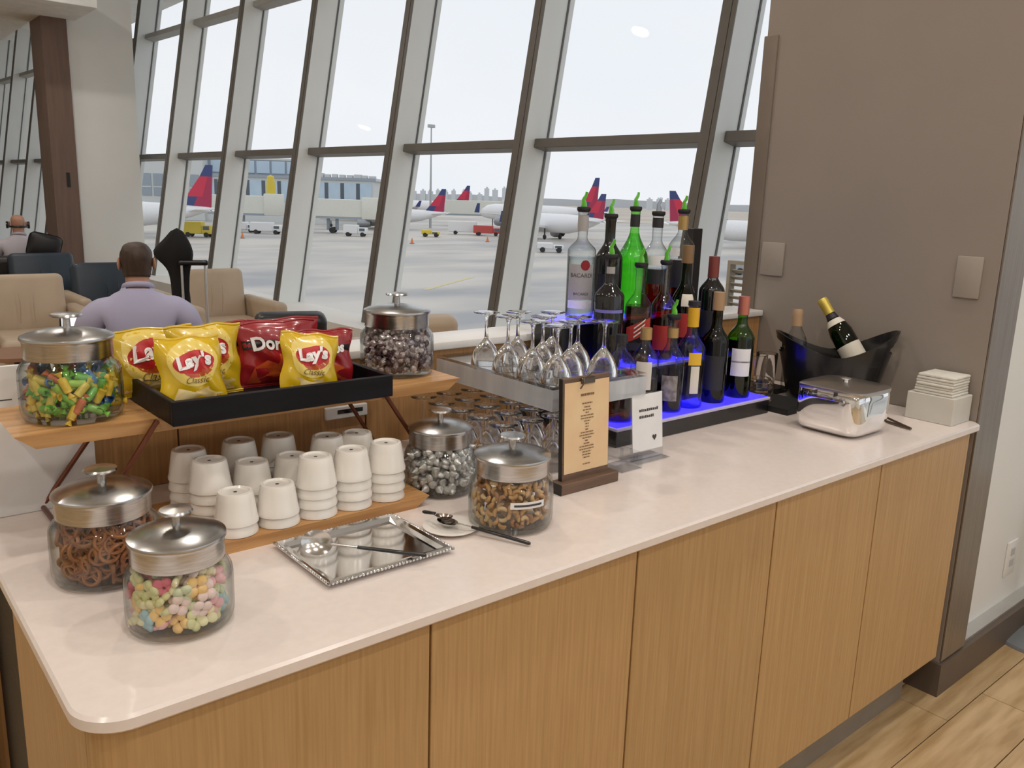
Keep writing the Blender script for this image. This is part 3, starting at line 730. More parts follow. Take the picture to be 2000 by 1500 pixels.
# ------------------------------------------------------------------ stacked white cups
rt, rb, hc = 0.0305, 0.0385, 0.057
cup_me = MB().lathe([(0.0001, hc - 0.003), (rt * 0.72, hc - 0.003), (rt * 0.80, hc), (rt * 0.95, hc - 0.001), (rt, hc - 0.005), (rt + 0.002, hc * 0.72), (rb - 0.002, 0.012), (rb, 0.006), (rb, 0.001), (rb - 0.0015, 0.0), (rb - 0.003, 0.001), (rt - 0.002, hc - 0.010), (0.0001, hc - 0.009)], 36).mesh('cup_body', ceramic, 50)
dot_me = MB().disc(0.0035, hc - 0.0027, 12).mesh('maker_mark', ink, 0)
CUPS = [  # x, y, count, words
 (0.522, 1.455, 4, 'front left tall stack'), (0.534, 1.374, 2, 'short stack nearest the pastel gummy jar'), (0.612, 1.372, 2, 'short stack in the front row, second from left'),
 (0.688, 1.372, 4, 'tall stack in the middle of the front row'), (0.603, 1.462, 3, 'stack behind the two short front stacks'), (0.680, 1.455, 3, 'middle stack of the second row'),
 (0.764, 1.374, 4, 'tall front stack second from the silver drop jar'), (0.842, 1.378, 4, 'tall stack beside the silver drop jar'), (0.514, 1.540, 4, 'rear left stack'),
 (0.612, 1.545, 4, 'rear stack second from left'), (0.690, 1.537, 4, 'rear stack in the middle'), (0.768, 1.480, 4, 'second row stack on the right'), (0.830, 1.470, 4, 'rear right stack near the copper leg')]
ordw = ['bottom', 'second', 'third', 'fourth', 'fifth']
for (x, y, n, wds) in CUPS:
    for k in range(n):
        pos = 'top' if k == n - 1 else ordw[k]
        t = thing('cup', 'white ceramic cup, %s of the %s' % (pos, wds), 'cup', (x + random.uniform(-.0008, .0008), y + random.uniform(-.0008, .0008), 0.9372 + k * 0.019), random.uniform(0, 6), 'upturned white cups on the board')
        put('cup_body', cup_me, t)
        if k == n - 1: put('maker_mark', dot_me, t)

# ------------------------------------------------------------------ silver tray, spoons, saucer
t = thing('silver_tray', 'rectangular silver tray with beaded rim on the worktop in front of the cups', 'tray', (0.697, 1.213, ZC))
hx, hy = 0.120, 0.100
mb = MB()
def ring_rect(k, z): return [(-hx * k[0], -hy * k[1], z), (hx * k[0], -hy * k[1], z), (hx * k[0], hy * k[1], z), (-hx * k[0], hy * k[1], z)]
rings = [ring_rect((1, 1), 0.009), ring_rect((0.965, 0.955), 0.0135), ring_rect((0.90, 0.88), 0.012), ring_rect((0.865, 0.835), 0.0045), ring_rect((0.0, 0.0), 0.0045)]
vs = [p for r in rings for p in r]; fs = []
for i in range(len(rings) - 1):
    for k in range(4):
        fs.append((i * 4 + k, i * 4 + (k + 1) % 4, (i + 1) * 4 + (k + 1) % 4, (i + 1) * 4 + k))
mb.add(vs, fs)
mb.add([(x, y, 0.0) for x, y, z in ring_rect((0.85, 0.82), 0)] + ring_rect((1, 1), 0.0085), [(3, 2, 1, 0), (0, 1, 5, 4), (1, 2, 6, 5), (2, 3, 7, 6), (3, 0, 4, 7)])
mb.build('tray_body', silver_m, t, 20)
bd = MB()
for ax, (L1, L2) in (('x', (hx, hy)), ('y', (hy, hx))):
    n = int(2 * L1 / 0.0068)
    for i in range(n + 1):
        a = -L1 + 2 * L1 * i / n
        for s in (-1, 1):
            c = (a, s * L2, 0.010) if ax == 'x' else (s * L2, a, 0.010)
            bd.ball(c, 0.0031, 6, 4)
b = bd.build('beaded_rim', silver_m, t, 60); b['kind'] = 'stuff'

def spoon(name, label, p_bowl, p_end, bowl_r=(0.030, 0.022), face=None, metal=None, handle=None, black_from=0.42, group=None):
    """bowl at p_bowl, long thin handle to p_end, dark grip on the outer part"""
    p0 = Vector(p_bowl); p1 = Vector(p_end)
    t = thing(name, label, 'spoon', p0, 0, group)
    d = (p1 - p0); Ln = d.length; d.normalize()
    nrm = Vector(face) if face else Vector((0, 0, 1)); nrm = (nrm - d * nrm.dot(d)).normalized(); side = d.cross(nrm).normalized()
    T = Matrix(((d.x, side.x, nrm.x), (d.y, side.y, nrm.y), (d.z, side.z, nrm.z))).to_4x4()
    a, b_ = bowl_r
    def bowl(u, v):
        r = u; an = 2 * PI * v
        return (a * r * math.cos(an), b_ * r * math.sin(an), 0.010 * (r * r) - 0.010)
    mb = MB(); mb.grid(bowl, 8, 28); mb.grid(lambda u, v: Vector(bowl(u, v)) - Vector((0, 0, 0.0012)), 8, 28, flip=True)
    mb.v = [tuple(T @ Vector(p)) for p in mb.v]; mb.build('bowl', metal, t, 60)
    mid = a * 0.96 + (Ln - a) * black_from
    h1 = MB().tube([T @ Vector((a * 0.9, 0, -0.002)), T @ Vector((a * 1.4, 0, 0.001)), T @ Vector((mid, 0, 0.001))], [0.0028, 0.0018, 0.0018], 8); h1.build('neck', metal, t, 60)
    MB().tube([T @ Vector((mid - 0.002, 0, 0.001)), T @ Vector((Ln - 0.004, 0, 0.001)), T @ Vector((Ln, 0, 0.001))], [0.0030, 0.0036, 0.0022], 10).build('handle', handle, t, 60)
    return t
spoon('serving_spoon', 'silver serving spoon with thin black handle propped on the silver tray', (0.605, 1.207, 0.956), (0.752, 1.100, 0.9335), (0.026, 0.021), (-0.75, -0.85, 0.55), M('satin_spoon_steel', (0.72, 0.71, 0.69), 0.2, 1.0), black_pl, 0.28)
t = MB().lathe([(0.0001, 0.0), (0.030, 0.0), (0.034, 0.002), (0.052, 0.007), (0.053, 0.0085), (0.051, 0.009), (0.032, 0.0042), (0.0001, 0.004)], 40).build('saucer', ceramic, None, 50)
t.location = (0.879, 1.206, ZC + 0.0003); tag(t, 'small white saucer with spoons between silver tray and nut jar', 'saucer')
spoon('long_spoon', 'steel spoon with long thin black handle resting on the saucer', (0.872, 1.207, 0.9335), (0.947, 1.056, 0.9205), (0.021, 0.015), (0, 0, 1), silver_m, black_pl, 0.22)
spoon('short_scoop', 'small steel scoop with stubby dark handle lying on the saucer', (0.870, 1.216, 0.942), (0.846, 1.252, 0.942), (0.017, 0.014), (0.1, 0.1, 1), M('bronze_steel', (0.42, 0.36, 0.31), 0.2, 0.9), black_pl, 0.1)

# ------------------------------------------------------------------ menu clipboard stand and acrylic sign
t = thing('menu_stand', 'walnut menu clipboard stand holding kraft paper list on the worktop', 'menu', (1.262, 1.236, ZC))
MB().rbox((-0.088, -0.018, 0), (0.088, 0.020, 0.024), 0.002, 1).build('base', walnut, t)
MB().box((-0.0885, -0.0185, 0.0), (-0.088, 0.0205, 0.024)).build('base_end', walnut_dk, t, 0)
TB = TR((0, 0.004, 0.008), (-0.05, 0, 0))
MB().rbox((-0.071, -0.005, 0), (0.071, 0.005, 0.238), 0.0015, 1, 0, TB).build('clipboard', walnut, t)
MB().box((-0.0722, -0.0052, 0.0), (-0.0708, 0.0052, 0.238), 0, TB).build('board_edge', walnut_dk, t, 0)
pap = MB().grid(lambda a, b: TB @ Vector((-0.066 + 0.134 * a, -0.0058 - 0.0012 * math.sin(PI * a) * b, 0.030 + 0.198 * b)), 6, 6).build('menu_paper', paper_k, t, 60)
pr = MB()
rnd = random.Random(4)
rows = [(0.196, 0.040, 0.005), (0.178, 0.030, 0.0028)] + [(0.170 - 0.0062 * i, rnd.choice([0.010, 0.018, 0.026, 0.038, 0.044]), 0.0022) for i in range(19)] + [(0.044, 0.022, 0.002)]
for z, wd, hh in rows:
    x = -wd / 2
    while x < wd / 2:
        l = rnd.uniform(0.004, 0.010)
        pr.add([tuple(TB @ Vector((p, -0.0076, q))) for p, q in ((x, z), (min(x + l, wd / 2), z), (min(x + l, wd / 2), z + hh), (x, z + hh))], [(0, 1, 2, 3)])
        x += l + 0.0015
pr.build('menu_print', ink_br, pap, 0)
clip = MB().rbox((-0.020, -0.012, 0.222), (0.020, -0.004, 0.236), 0.002, 1, 0, TB).tube([TB @ Vector((-0.016, -0.012, 0.236)), TB @ Vector((-0.022, -0.020, 0.228)), TB @ Vector((-0.028, -0.014, 0.214))], 0.0018, 6).tube([TB @ Vector((0.0, -0.008, 0.236)), TB @ Vector((0.004, -0.016, 0.246)), TB @ Vector((0.016, -0.012, 0.243))], 0.0018, 6)
clip.build('clip', M('dark_clip_metal', (0.16, 0.13, 0.11), 0.3, 0.8), t)

t = thing('sign_holder', 'clear acrylic sign holder with small white card in front of the bottles', 'sign', (1.530, 1.290, ZC))
MB().rbox((-0.060, -0.022, 0.0), (0.060, 0.045, 0.0025), 0.0008, 1).build('foot', acryl, t)
TS = TR((0, 0.0, 0.0025), (-0.10, 0, 0))
MB().box((-0.058, 0.0015, 0), (0.058, 0.0040, 0.162), 0, TS).build('acrylic_leaf', acryl, t, 0)
card = MB().box((-0.054, -0.001, 0.022), (0.054, 0.001, 0.160), 0, TS).build('card', paper_w, t, 0)
pr = MB(); rnd = random.Random(9)
for z, xs, hh in ((0.118, (-0.030, 0.034), 0.0065), (0.102, (-0.030, 0.022), 0.0065)):
    x = xs[0]
    while x < xs[1]:
        l = rnd.uniform(0.004, 0.008)
        pr.add([tuple(TS @ Vector((p, -0.0013, q))) for p, q in ((x, z), (x + l, z), (x + l, z + hh * rnd.uniform(0.7, 1.2)), (x, z + hh))], [(0, 1, 2, 3)]); x += l + 0.0012
hp = [(0.0, -0.008), (0.007, 0.0), (0.008, 0.004), (0.0055, 0.007), (0.002, 0.0065), (0.0, 0.004), (-0.002, 0.0065), (-0.0055, 0.007), (-0.008, 0.004), (-0.007, 0.0)]
pr.add([tuple(TS @ Vector((0.024 + x, -0.0013, 0.050 + y))) for x, y in hp], [tuple(range(len(hp)))])
pr.build('card_print', ink, card, 0)
t = thing('acrylic_box', 'low clear acrylic holder between menu stand and white sign card', 'holder', (1.432, 1.285, ZC))
MB().box((-0.035, -0.035, 0), (0.032, 0.035, 0.002)).build('foot', acryl, t, 0)
MB().box((0.030, -0.035, 0.002), (0.0325, 0.035, 0.040)).build('side_leaf', acryl, t, 0)
MB().box((-0.0375, -0.035, 0.002), (-0.035, 0.035, 0.060)).build('side_leaf', acryl, t, 0)

# plain white card board standing behind the shelf (printed square codes left out)
t = thing('card_board', 'white printed board standing behind the shelf at the left end', 'sign', (0.265, 1.736, ZC))
MB().rbox((-0.10, -0.004, 0.0), (0.133, 0.004, 0.285), 0.001, 1, 0, TR((0, 0, 0.0005), (0.0, 0, 0))).build('board', paper_w, t)
MB().box((-0.10, -0.0045, 0.222), (0.0, -0.0042, 0.224)).box((-0.10, -0.0045, 0.258), (-0.02, -0.0042, 0.260)).build('print_line', ink, t, 0)

# ------------------------------------------------------------------ acrylic riser and stemware
t = thing('acrylic_riser', 'clear acrylic riser with deep skirt carrying upturned wine glasses', 'riser', (1.370, 1.523, ZC))
xa, xb, ya, yb = 1.216 - 1.370, 1.520 - 1.370, 1.302 - 1.523, 1.742 - 1.523
MB().rbox((xa, ya, 0.207), (xb, yb, 0.215), 0.001, 1).build('top_sheet', acryl, t)
frost = M('milky_acrylic', (0.80, 0.83, 0.86), 0.15, col2=(0.62, 0.66, 0.70), scale=30, stretch=(1, 1, 0.15), alpha=0.45, lo=0.3, hi=0.7)
MB().box((xa, ya, 0.160), (xa + 0.004, yb, 0.207)).build('side_skirt', frost, t, 0); MB().box((xa + 0.004, ya, 0.160), (xb, ya + 0.004, 0.207)).build('front_skirt', frost, t, 0)
MB().box((xb - 0.004, ya + 0.004, 0.160), (xb, yb, 0.207)).build('side_skirt', frost, t, 0)
for x in (xa + 0.01, xb - 0.01):
    for y in (ya + 0.01, yb - 0.01): MB().tube([(x, y, 0.0), (x, y, 0.207)], 0.006, 10).build('leg', acryl, t)
GH = 0.127
gl_prof = [(0.0362, 0.0), (0.0370, 0.0006), (0.0348, 0.014), (0.0305, 0.029), (0.0230, 0.043), (0.0128, 0.055), (0.0055, 0.064), (0.0042, 0.072), (0.0036, 0.092), (0.0038, 0.110), (0.007, 0.119), (0.020, 0.1235), (0.0315, 0.1250), (0.0320, 0.1262), (0.030, 0.1270), (0.0001, 0.1268)]
gl_in = [(0.0352, 0.0), (0.0334, 0.014), (0.0290, 0.029), (0.0214, 0.042), (0.0110, 0.052), (0.0001, 0.056)]
me_gb = MB().lathe([(0.0001, 0.0645)] + list(reversed(gl_prof[:7])) + gl_in, 28).mesh('bowl', clear_w, 60)
me_gs = MB().lathe([(0.0001, 0.0646)] + [(r, max(q, 0.0646)) for r, q in gl_prof[6:]], 28).mesh('stem_and_foot', clear_w, 50)
def wineglass(x, y, z, label, group):
    t = thing('wine_glass', label, 'wine glass', (x, y, z), random.uniform(0, 6), group)
    put('bowl', me_gb, t); put('stem', me_gs, t)
topl = [(1.254, 1.588, 'leftmost upturned wine glass on the acrylic riser'), (1.256, 1.508, 'second upturned wine glass from the left on the riser'), (1.256, 1.420, 'third upturned wine glass from the left on the riser'),
        (1.258, 1.340, 'front corner upturned wine glass on the riser'), (1.330, 1.560, 'upturned wine glass in the middle column, rear, on the riser'), (1.332, 1.470, 'upturned wine glass in the centre of the riser'),
        (1.332, 1.375, 'upturned wine glass behind the menu clip on the riser'), (1.408, 1.520, 'upturned wine glass in the right column, rear, on the riser'), (1.410, 1.430, 'upturned wine glass in the right column next to the dark bottle'), (1.412, 1.345, 'front right upturned wine glass on the riser')]
for x, y, lb in topl: wineglass(x, y, 1.1302, lb, 'upturned wine glasses on the riser')
for i in range(5):
    for j in range(5):
        x = 1.140 + i * 0.0765; y = 1.375 + j * 0.078
        if i == 4 and j == 0: continue
        if abs(x - 1.226) < 0.04 and (j in (0,)) and False: continue
        wineglass(x + random.uniform(-.0008, .0008), y + random.uniform(-.0008, .0008), ZC + 0.0002, 'upturned wine glass on the worktop below the acrylic riser', 'upturned wine glasses below the riser')

# ------------------------------------------------------------------ LED bottle steps and bottles
BX0, BX1 = 1.532, 2.205
t = thing('bottle_steps', 'black three step bottle display lit blue by LEDs', 'stand', (BX0, 1.40, ZC))
LB = BX1 - BX0
TIER = [(0.0, 0.115, 0.048), (0.115, 0.215, 0.170), (0.215, 0.335, 0.290)]
for y0, y1, zt in TIER:
    MB().rbox((0, y0, 0), (LB, y1, zt - 0.006), 0.002, 1).build('step_body', black_pl, t)
    MB().rbox((0.0, y0 - 0.003, zt - 0.006), (LB, y1, zt + 0.002), 0.0015, 1).build('step_edge', milk_edge, t)
    MB().box((0.006, y0 + 0.004, zt + 0.002), (LB - 0.006, y1 - 0.002, zt + 0.0035)).build('light_panel', led_blue, t, 0)
TZ1, TZ2, TZ3 = ZC + 0.0517, ZC + 0.1737, ZC + 0.2937

def bglass(n, tint, edge): return GLASS('bottle_glass_' + n, tint, edge, 1.6, 1.2)
g_clear = bglass('clear', (0.93, 0.95, 0.95), (0.36, 0.40, 0.40)); g_green = bglass('green', (0.30, 0.66, 0.12), (0.05, 0.25, 0.03)); g_olive = bglass('olive', (0.07, 0.17, 0.04), (0.01, 0.03, 0.01))
g_dark = M('dark_bottle_glass', (0.006, 0.007, 0.008), 0.07, coat=0.5); g_bright = bglass('bright_green', (0.50, 0.93, 0.38), (0.12, 0.55, 0.10)); g_led_blue = bglass('blue', (0.62, 0.64, 0.92), (0.12, 0.12, 0.40))  # blue bottle tint: LED light put into clear glass
def liq(n, c): return GLASS('liquid_' + n, c, tuple(x * 0.5 for x in c), 1.5, 0.6)
l_clear = liq('clear', (0.86, 0.90, 0.90)); l_amber = liq('amber', (0.62, 0.22, 0.03)); l_brown = liq('brown', (0.22, 0.07, 0.03)); l_red = liq('red', (0.75, 0.02, 0.02)); l_orange = liq('orange', (0.85, 0.30, 0.02)); l_dkred = liq('dark_red', (0.28, 0.02, 0.02)); l_green = liq('green', (0.55, 0.94, 0.42))
pour_g = M('green_pourer_plastic', (0.13, 0.62, 0.03), 0.25, col2=(0.09, 0.50, 0.02), scale=60, trans=0.25)
pour_n = GLASS('clear_pourer_plastic', (0.80, 0.80, 0.80), (0.5, 0.5, 0.5), 1.2, 1.0, 0.1)
gold_c = M('gold_capsule', (0.52, 0.35, 0.14), 0.35, 0.5); tan_c = M('tan_capsule', (0.42, 0.27, 0.15), 0.45); pink_c = M('copper_pink_capsule', (0.60, 0.21, 0.15), 0.35, 0.4); dkred_c = M('wine_red_capsule', (0.24, 0.06, 0.05), 0.4, 0.3); yel_c = M('yellow_capsule', (0.74, 0.42, 0.02), 0.4)
grey_lab = M('grey_label_paper', (0.40, 0.39, 0.385), 0.6); cream_lab = M('cream_label_paper', (0.74, 0.70, 0.60), 0.6); red_lab = M('red_label_paper', (0.42, 0.03, 0.02), 0.5); blk_lab = M('black_label_paper', (0.02, 0.02, 0.025), 0.5); yel_lab = M('yellow_label_paper', (0.78, 0.48, 0.04), 0.5)
def bottle(label, x, y, z, R, hb, hs, rn, H, glass, liquid=None, level=0.6, labels=(), pourer=None, cap=None, cap_h=0.03, square=2.0, spin=0.0, tilt=None, name='liquor_bottle', group='bottles on the lit steps', sh=1.0, neck_wrap=None, belly=None):
    t = thing(name, label, 'bottle', (x, y, z), 0, group)
    face = math.atan2(-y, -x)
    pr = [(0.0001, 0.002), (R * 0.80, 0.0), (R * 0.94, 0.0015), (R, 0.008)]
    if belly:
        pr += [(R * q, hb * v) for q, v in belly]
    else: pr += [(R, hb * 0.5), (R, hb)]
    for k in range(1, 9):
        s = k / 8.0; e = 0.5 - 0.5 * math.cos(PI * s)
        e = e ** sh
        pr.append((R + (rn - R) * e, hb + (hs - hb) * s))
    pr += [(rn, H - 0.012), (rn + 0.0015, H - 0.010), (rn + 0.0015, H), (rn - 0.002, H)]
    def L2(prof, mat, nm, sc=1.0, par=None):
        return MB().lathe([(r * sc, q) for r, q in prof], 28, p=square, T=TR((0, 0, 0), (0, 0, face + spin))).build(nm, mat, par or t, 50)
    L2(pr, glass, 'bottle_glass')
    def rad_at(zq):
        for (r0, z0), (r1, z1) in zip(pr, pr[1:]):
            if z0 <= zq <= z1 and z1 > z0: return r0 + (r1 - r0) * (zq - z0) / (z1 - z0)
        return rn
    if liquid:
        lv = H * level
        lp = [(r * 0.93, max(0.004, q)) for r, q in pr if q < lv] + [(rad_at(lv) * 0.93, lv), (0.0001, lv)]
        L2(lp, liquid, 'liquid')
    for (z0, z1, half, mat, *rest) in labels:
        off = rest[0] if rest else 0.0; slope = rest[1] if len(rest) > 1 else 0.0
        def lf(a, b, z0=z0, z1=z1, half=half, off=off, slope=slope):
            an = off + (a - 0.5) * 2 * half; zq = z0 + (z1 - z0) * b + slope * (a - 0.5)
            r = rad_at(zq) + 0.0008
            ca, sa = math.cos(an - spin), math.sin(an - spin)
            if square != 2.0:
                q = (abs(ca) ** square + abs(sa) ** square) ** (-1 / square); r *= q
            return (r * math.cos(an + face), r * math.sin(an + face), zq)
        MB().grid(lf, 12, 3).build('paper_label', mat, t, 60)
    if neck_wrap:
        z0, z1, mat = neck_wrap
        MB().lathe([(rn + 0.0012, z0), (rn + 0.0016, (z0 + z1) / 2), (rn + 0.0012, z1)], 20).build('neck_wrap', mat, t, 60)
    if cap:
        MB().lathe([(rn + 0.0022, H - cap_h), (rn + 0.0024, H - cap_h + 0.002), (rn + 0.0020, H + 0.001), (0.0001, H + 0.002)], 20).build('capsule', cap, t, 50)
    if pourer:
        pc, col = pourer if isinstance(pourer, tuple) else (pourer, black_rub)
        p = MB().lathe([(rn + 0.0005, H - 0.004), (rn + 0.0045, H + 0.0005), (rn + 0.0055, H + 0.005), (rn + 0.004, H + 0.010), (0.006, H + 0.011), (0.0001, H + 0.011)], 18).build('pourer', col, t, 50)
        yw = random.uniform(-0.8, 0.8) + face + PI / 2
        dx, dy = math.cos(yw), math.sin(yw)
        MB().tube([(0, 0, H + 0.009), (0, 0, H + 0.020), (-0.002 * dx, -0.002 * dy, H + 0.030), (0.004 * dx, 0.004 * dy, H + 0.040), (0.006 * dx, 0.006 * dy, H + 0.050)], [0.0085, 0.0072, 0.0052, 0.0045, 0.0035], 10).build('spout', pc, p, 60)
    return t
# back row
bc = bottle('clear rum bottle with grey label and red disc, left end of the back row', 1.640, 1.665, TZ3, 0.039, 0.185, 0.222, 0.0135, 0.292, g_clear, l_clear, 0.58, [(0.055, 0.150, 0.95, grey_lab), (0.030, 0.052, 0.95, paper_w)], pour_g, cap=None, neck_wrap=(0.238, 0.280, grey_lab))
face = math.atan2(-1.665, -1.640)
def cyl_fn(R, an0, z0): return lambda x, y: Vector((math.cos(an0 + x / R) * R, math.sin(an0 + x / R) * R, z0 + y))
patch(cyl_fn(0.0402, face + 0.30, 0.148), ell(0.013, 0.014), M('dark_red_print', (0.26, 0.012, 0.02), 0.5), 'red_disc', bc, 3)
lettering(bc, 'BACARDI', 0.0155, cyl_fn(0.0404, face + 0.05, 0.120), ink, 'brand_lettering')
lettering(bc, 'BACARDI', 0.010, cyl_fn(0.0404, face + 0.05, 0.070), ink, 'brand_lettering')
bottle('tall black wine style bottle with green pourer in the back row', 1.748, 1.665, TZ3, 0.039, 0.160, 0.215, 0.0145, 0.275, g_dark, None, 0, [(0.05, 0.12, 0.8, blk_lab)], pour_g)
bottle('bright green teardrop liqueur bottle in the back row', 1.848, 1.665, TZ3, 0.046, 0.150, 0.245, 0.0125, 0.297, g_bright, l_green, 0.78, [], pour_g, belly=[(0.90, 0.12), (0.90, 0.4), (0.97, 0.75), (1.0, 1.0)], sh=1.0, neck_wrap=(0.250, 0.285, blk_lab))
bottle('clear bottle with grey pourer and white label in the back row', 1.948, 1.665, TZ3, 0.036, 0.170, 0.215, 0.0150, 0.285, g_clear, l_dkred, 0.45, [(0.140, 0.168, 0.9, paper_w), (0.085, 0.128, 0.9, blk_lab)], (pour_n, black_rub), neck_wrap=(0.248, 0.276, blk_lab))
bottle('clear bottle with gold neck foil at the right end of the back row', 2.064, 1.665, TZ3, 0.040, 0.190, 0.240, 0.0140, 0.293, g_clear, l_dkred, 0.52, [(0.165, 0.188, 0.4, paper_w, -0.5), (0.07, 0.150, 0.9, blk_lab)], pour_g, neck_wrap=(0.242, 0.285, gold_c))
t = MB().rbox((-0.024, -0.018, 0), (0.024, 0.018, 0.245), 0.0015, 1).build('gift_carton', black_pl); t.location = (2.160, 1.700, TZ3); tag(t, 'tall narrow black carton behind the bottles at the right end', 'carton')
# middle row
bottle('dark brown bottle with silver label next to the wine glasses', 1.648, 1.560, TZ2, 0.040, 0.190, 0.232, 0.0135, 0.292, g_dark, None, 0, [(0.150, 0.158, 1.1, M('blue_silver_band', (0.20, 0.19, 0.55), 0.3)), (0.252, 0.270, 0.9, grey_lab)], pour_g)
jw = bottle('square amber whisky bottle with slanted red label', 1.762, 1.555, TZ2, 0.037, 0.155, 0.205, 0.0135, 0.268, g_clear, l_amber, 0.60, [(0.075, 0.118, 0.75, red_lab, 0.05, 0.030), (0.040, 0.062, 0.7, blk_lab)], pour_g, square=5.0)
for k, zz in enumerate((0.088, 0.100, 0.112)):
    MB().grid(lambda a, b, zz=zz: Vector((math.cos(math.atan2(-1.555, -1.762) + 0.15 + (a - 0.5) * 0.75), math.sin(math.atan2(-1.555, -1.762) + 0.15 + (a - 0.5) * 0.75), 0)) * 0.0425 + Vector((0, 0, zz + 0.026 * (a - 0.5) + 0.0045 * b)), 8, 1).build('label_stripe', cream_lab, jw, 60)
bottle('clear bottle of bright red liqueur with green pourer', 1.874, 1.560, TZ2, 0.035, 0.150, 0.200, 0.0130, 0.272, g_clear, l_red, 0.52, [(0.03, 0.10, 0.8, red_lab)], pour_g)
bottle('dark red bottle with brown gold top and pale shield label', 1.966, 1.560, TZ2, 0.037, 0.160, 0.225, 0.0145, 0.322, g_olive, l_dkred, 0.62, [(0.150, 0.185, 0.5, cream_lab, 0.25), (0.06, 0.13, 0.8, red_lab)], None, cap=M('brown_gold_cap', (0.25, 0.15, 0.07), 0.4), cap_h=0.05)
bottle('black wine bottle with dark red capsule in the middle row', 2.092, 1.560, TZ2, 0.038, 0.185, 0.232, 0.0140, 0.288, g_dark, None, 0, [(0.05, 0.13, 0.9, blk_lab)], None, cap=dkred_c, cap_h=0.062, name='wine_bottle')
# front row
bottle('clear bottle of orange spirit behind the menu stand', 1.600, 1.462, TZ1, 0.042, 0.150, 0.195, 0.0135, 0.226, g_clear, l_orange, 0.28, [(0.08, 0.13, 0.8, grey_lab)], None, cap=blk_lab, cap_h=0.02)
bottle('whisky bottle with arched pale label behind the sign card', 1.703, 1.470, TZ1, 0.038, 0.150, 0.200, 0.0135, 0.235, g_clear, l_brown, 0.42, [(0.075, 0.150, 0.55, cream_lab)], None, cap=gold_c, cap_h=0.03)
bottle('clear bottle with cork band and green pourer in the front row', 1.795, 1.455, TZ1, 0.037, 0.140, 0.195, 0.0140, 0.258, g_clear, l_brown, 0.30, [(0.035, 0.105, 0.6, M('grey_picture_label', (0.34, 0.31, 0.28), 0.6, col2=(0.16, 0.14, 0.12), scale=60))], pour_g, neck_wrap=(0.205, 0.232, gold_c))
bottle('clear blue lit bottle with yellow neck and yellow label', 1.885, 1.460, TZ1, 0.041, 0.165, 0.215, 0.0150, 0.298, g_led_blue, None, 0, [(0.125, 0.160, 0.45, yel_lab, 0.35), (0.045, 0.122, 0.30, cream_lab, 0.40)], None, cap=blk_lab, cap_h=0.012, neck_wrap=(0.228, 0.282, yel_c))
bottle('dark green wine bottle with tan capsule in the front row', 1.995, 1.460, TZ1, 0.038, 0.178, 0.228, 0.0145, 0.318, g_olive, l_dkred, 0.60, [(0.04, 0.14, 0.85, blk_lab)], None, cap=tan_c, cap_h=0.050, name='wine_bottle')
wb = bottle('green wine bottle with copper pink capsule and white label', 2.118, 1.460, TZ1, 0.039, 0.178, 0.228, 0.0145, 0.300, g_green, l_dkred, 0.58, [(0.068, 0.150, 0.75, paper_w, 0.15), (0.108, 0.113, 0.75, ink, 0.15)], None, cap=pink_c, cap_h=0.052, name='wine_bottle')

# ------------------------------------------------------------------ tumblers on a black mat
t = MB().prism([(2.222, 1.345), (2.385, 1.345), (2.385, 1.535), (2.525, 1.535), (2.525, 1.715), (2.222, 1.715)], ZC, ZC + 0.018).build('bar_mat', black_rub); tag(t, 'black rubber bar mat under the tumblers', 'mat')
def tumbler(x, y, r, h, label):
    t = thing('tumbler', label, 'glass', (x, y, ZC + 0.0182), 0, 'tumblers on the bar mat')
    MB().lathe([(0.0001, 0.0), (r * 0.85, 0.0), (r * 0.88, 0.012), (r, h - 0.001), (r * 0.97, h), (r * 0.94, h), (r * 0.84, 0.014), (0.0001, 0.013)], 28).build('glass_wall', clear_w, t, 50)
tumbler(2.398, 1.590, 0.040, 0.115, 'tall clear tumbler beside the white labelled wine bottle'); tumbler(2.478, 1.598, 0.036, 0.110, 'tall clear tumbler in front of the taupe wall')
tumbler(2.275, 1.470, 0.033, 0.050, 'short clear glass at the front of the bar mat'); tumbler(2.345, 1.530, 0.035, 0.052, 'short clear glass next to the black wine tub')

# ------------------------------------------------------------------ wine tub with bottles
t = thing('wine_tub', 'black oval wine tub with handle holes against the taupe wall', 'tub', (2.508, 1.376, ZC), 0.66)
def tubw(u, v, k=1.0):
    a = 2 * PI * u
    tip = abs(math.sin(a)) ** 1.6
    H = 0.160 + 0.085 * tip - 0.020 * (math.sin(a) > 0) * tip
    z = 0.004 + (H - 0.004) * v
    q = 0.70 + 0.30 * (z / 0.22)
    return Vector((0.108 * q * k * math.cos(a), 0.184 * q * k * math.sin(a), z))
NU = 108; NVt = 24
def hole(u, v):
    a = 2 * PI * u; da = min(abs(a - PI / 2), abs(a - 1.5 * PI))
    return (da / 0.44) ** 2 + ((v - 0.80) / 0.10) ** 2 < 1
mb = MB()
for k, fl_ in ((1.0, False), (0.965, True)):
    vs = [tuple(tubw(i / NU, j / NVt, k)) for j in range(NVt + 1) for i in range(NU)]
    fs = []
    for j in range(NVt):
        for i in range(NU):
            if hole((i + 0.5) / NU, (j + 0.5) / NVt): continue
            q = (j * NU + i, j * NU + (i + 1) % NU, (j + 1) * NU + (i + 1) % NU, (j + 1) * NU + i)
            fs.append(tuple(reversed(q)) if fl_ else q)
    mb.add(vs, fs)
n0 = (NVt) * NU; off = (NVt + 1) * NU
mb.f += [(n0 + i, n0 + (i + 1) % NU, off + n0 + (i + 1) % NU, off + n0 + i) for i in range(NU)]; mb.mi += [0] * NU
mb.f.append(tuple(off + i for i in range(NU))); mb.f.append(tuple(reversed(range(NU)))); mb.mi += [0, 0]
mb.build('tub_wall', black_pl, t, 50)
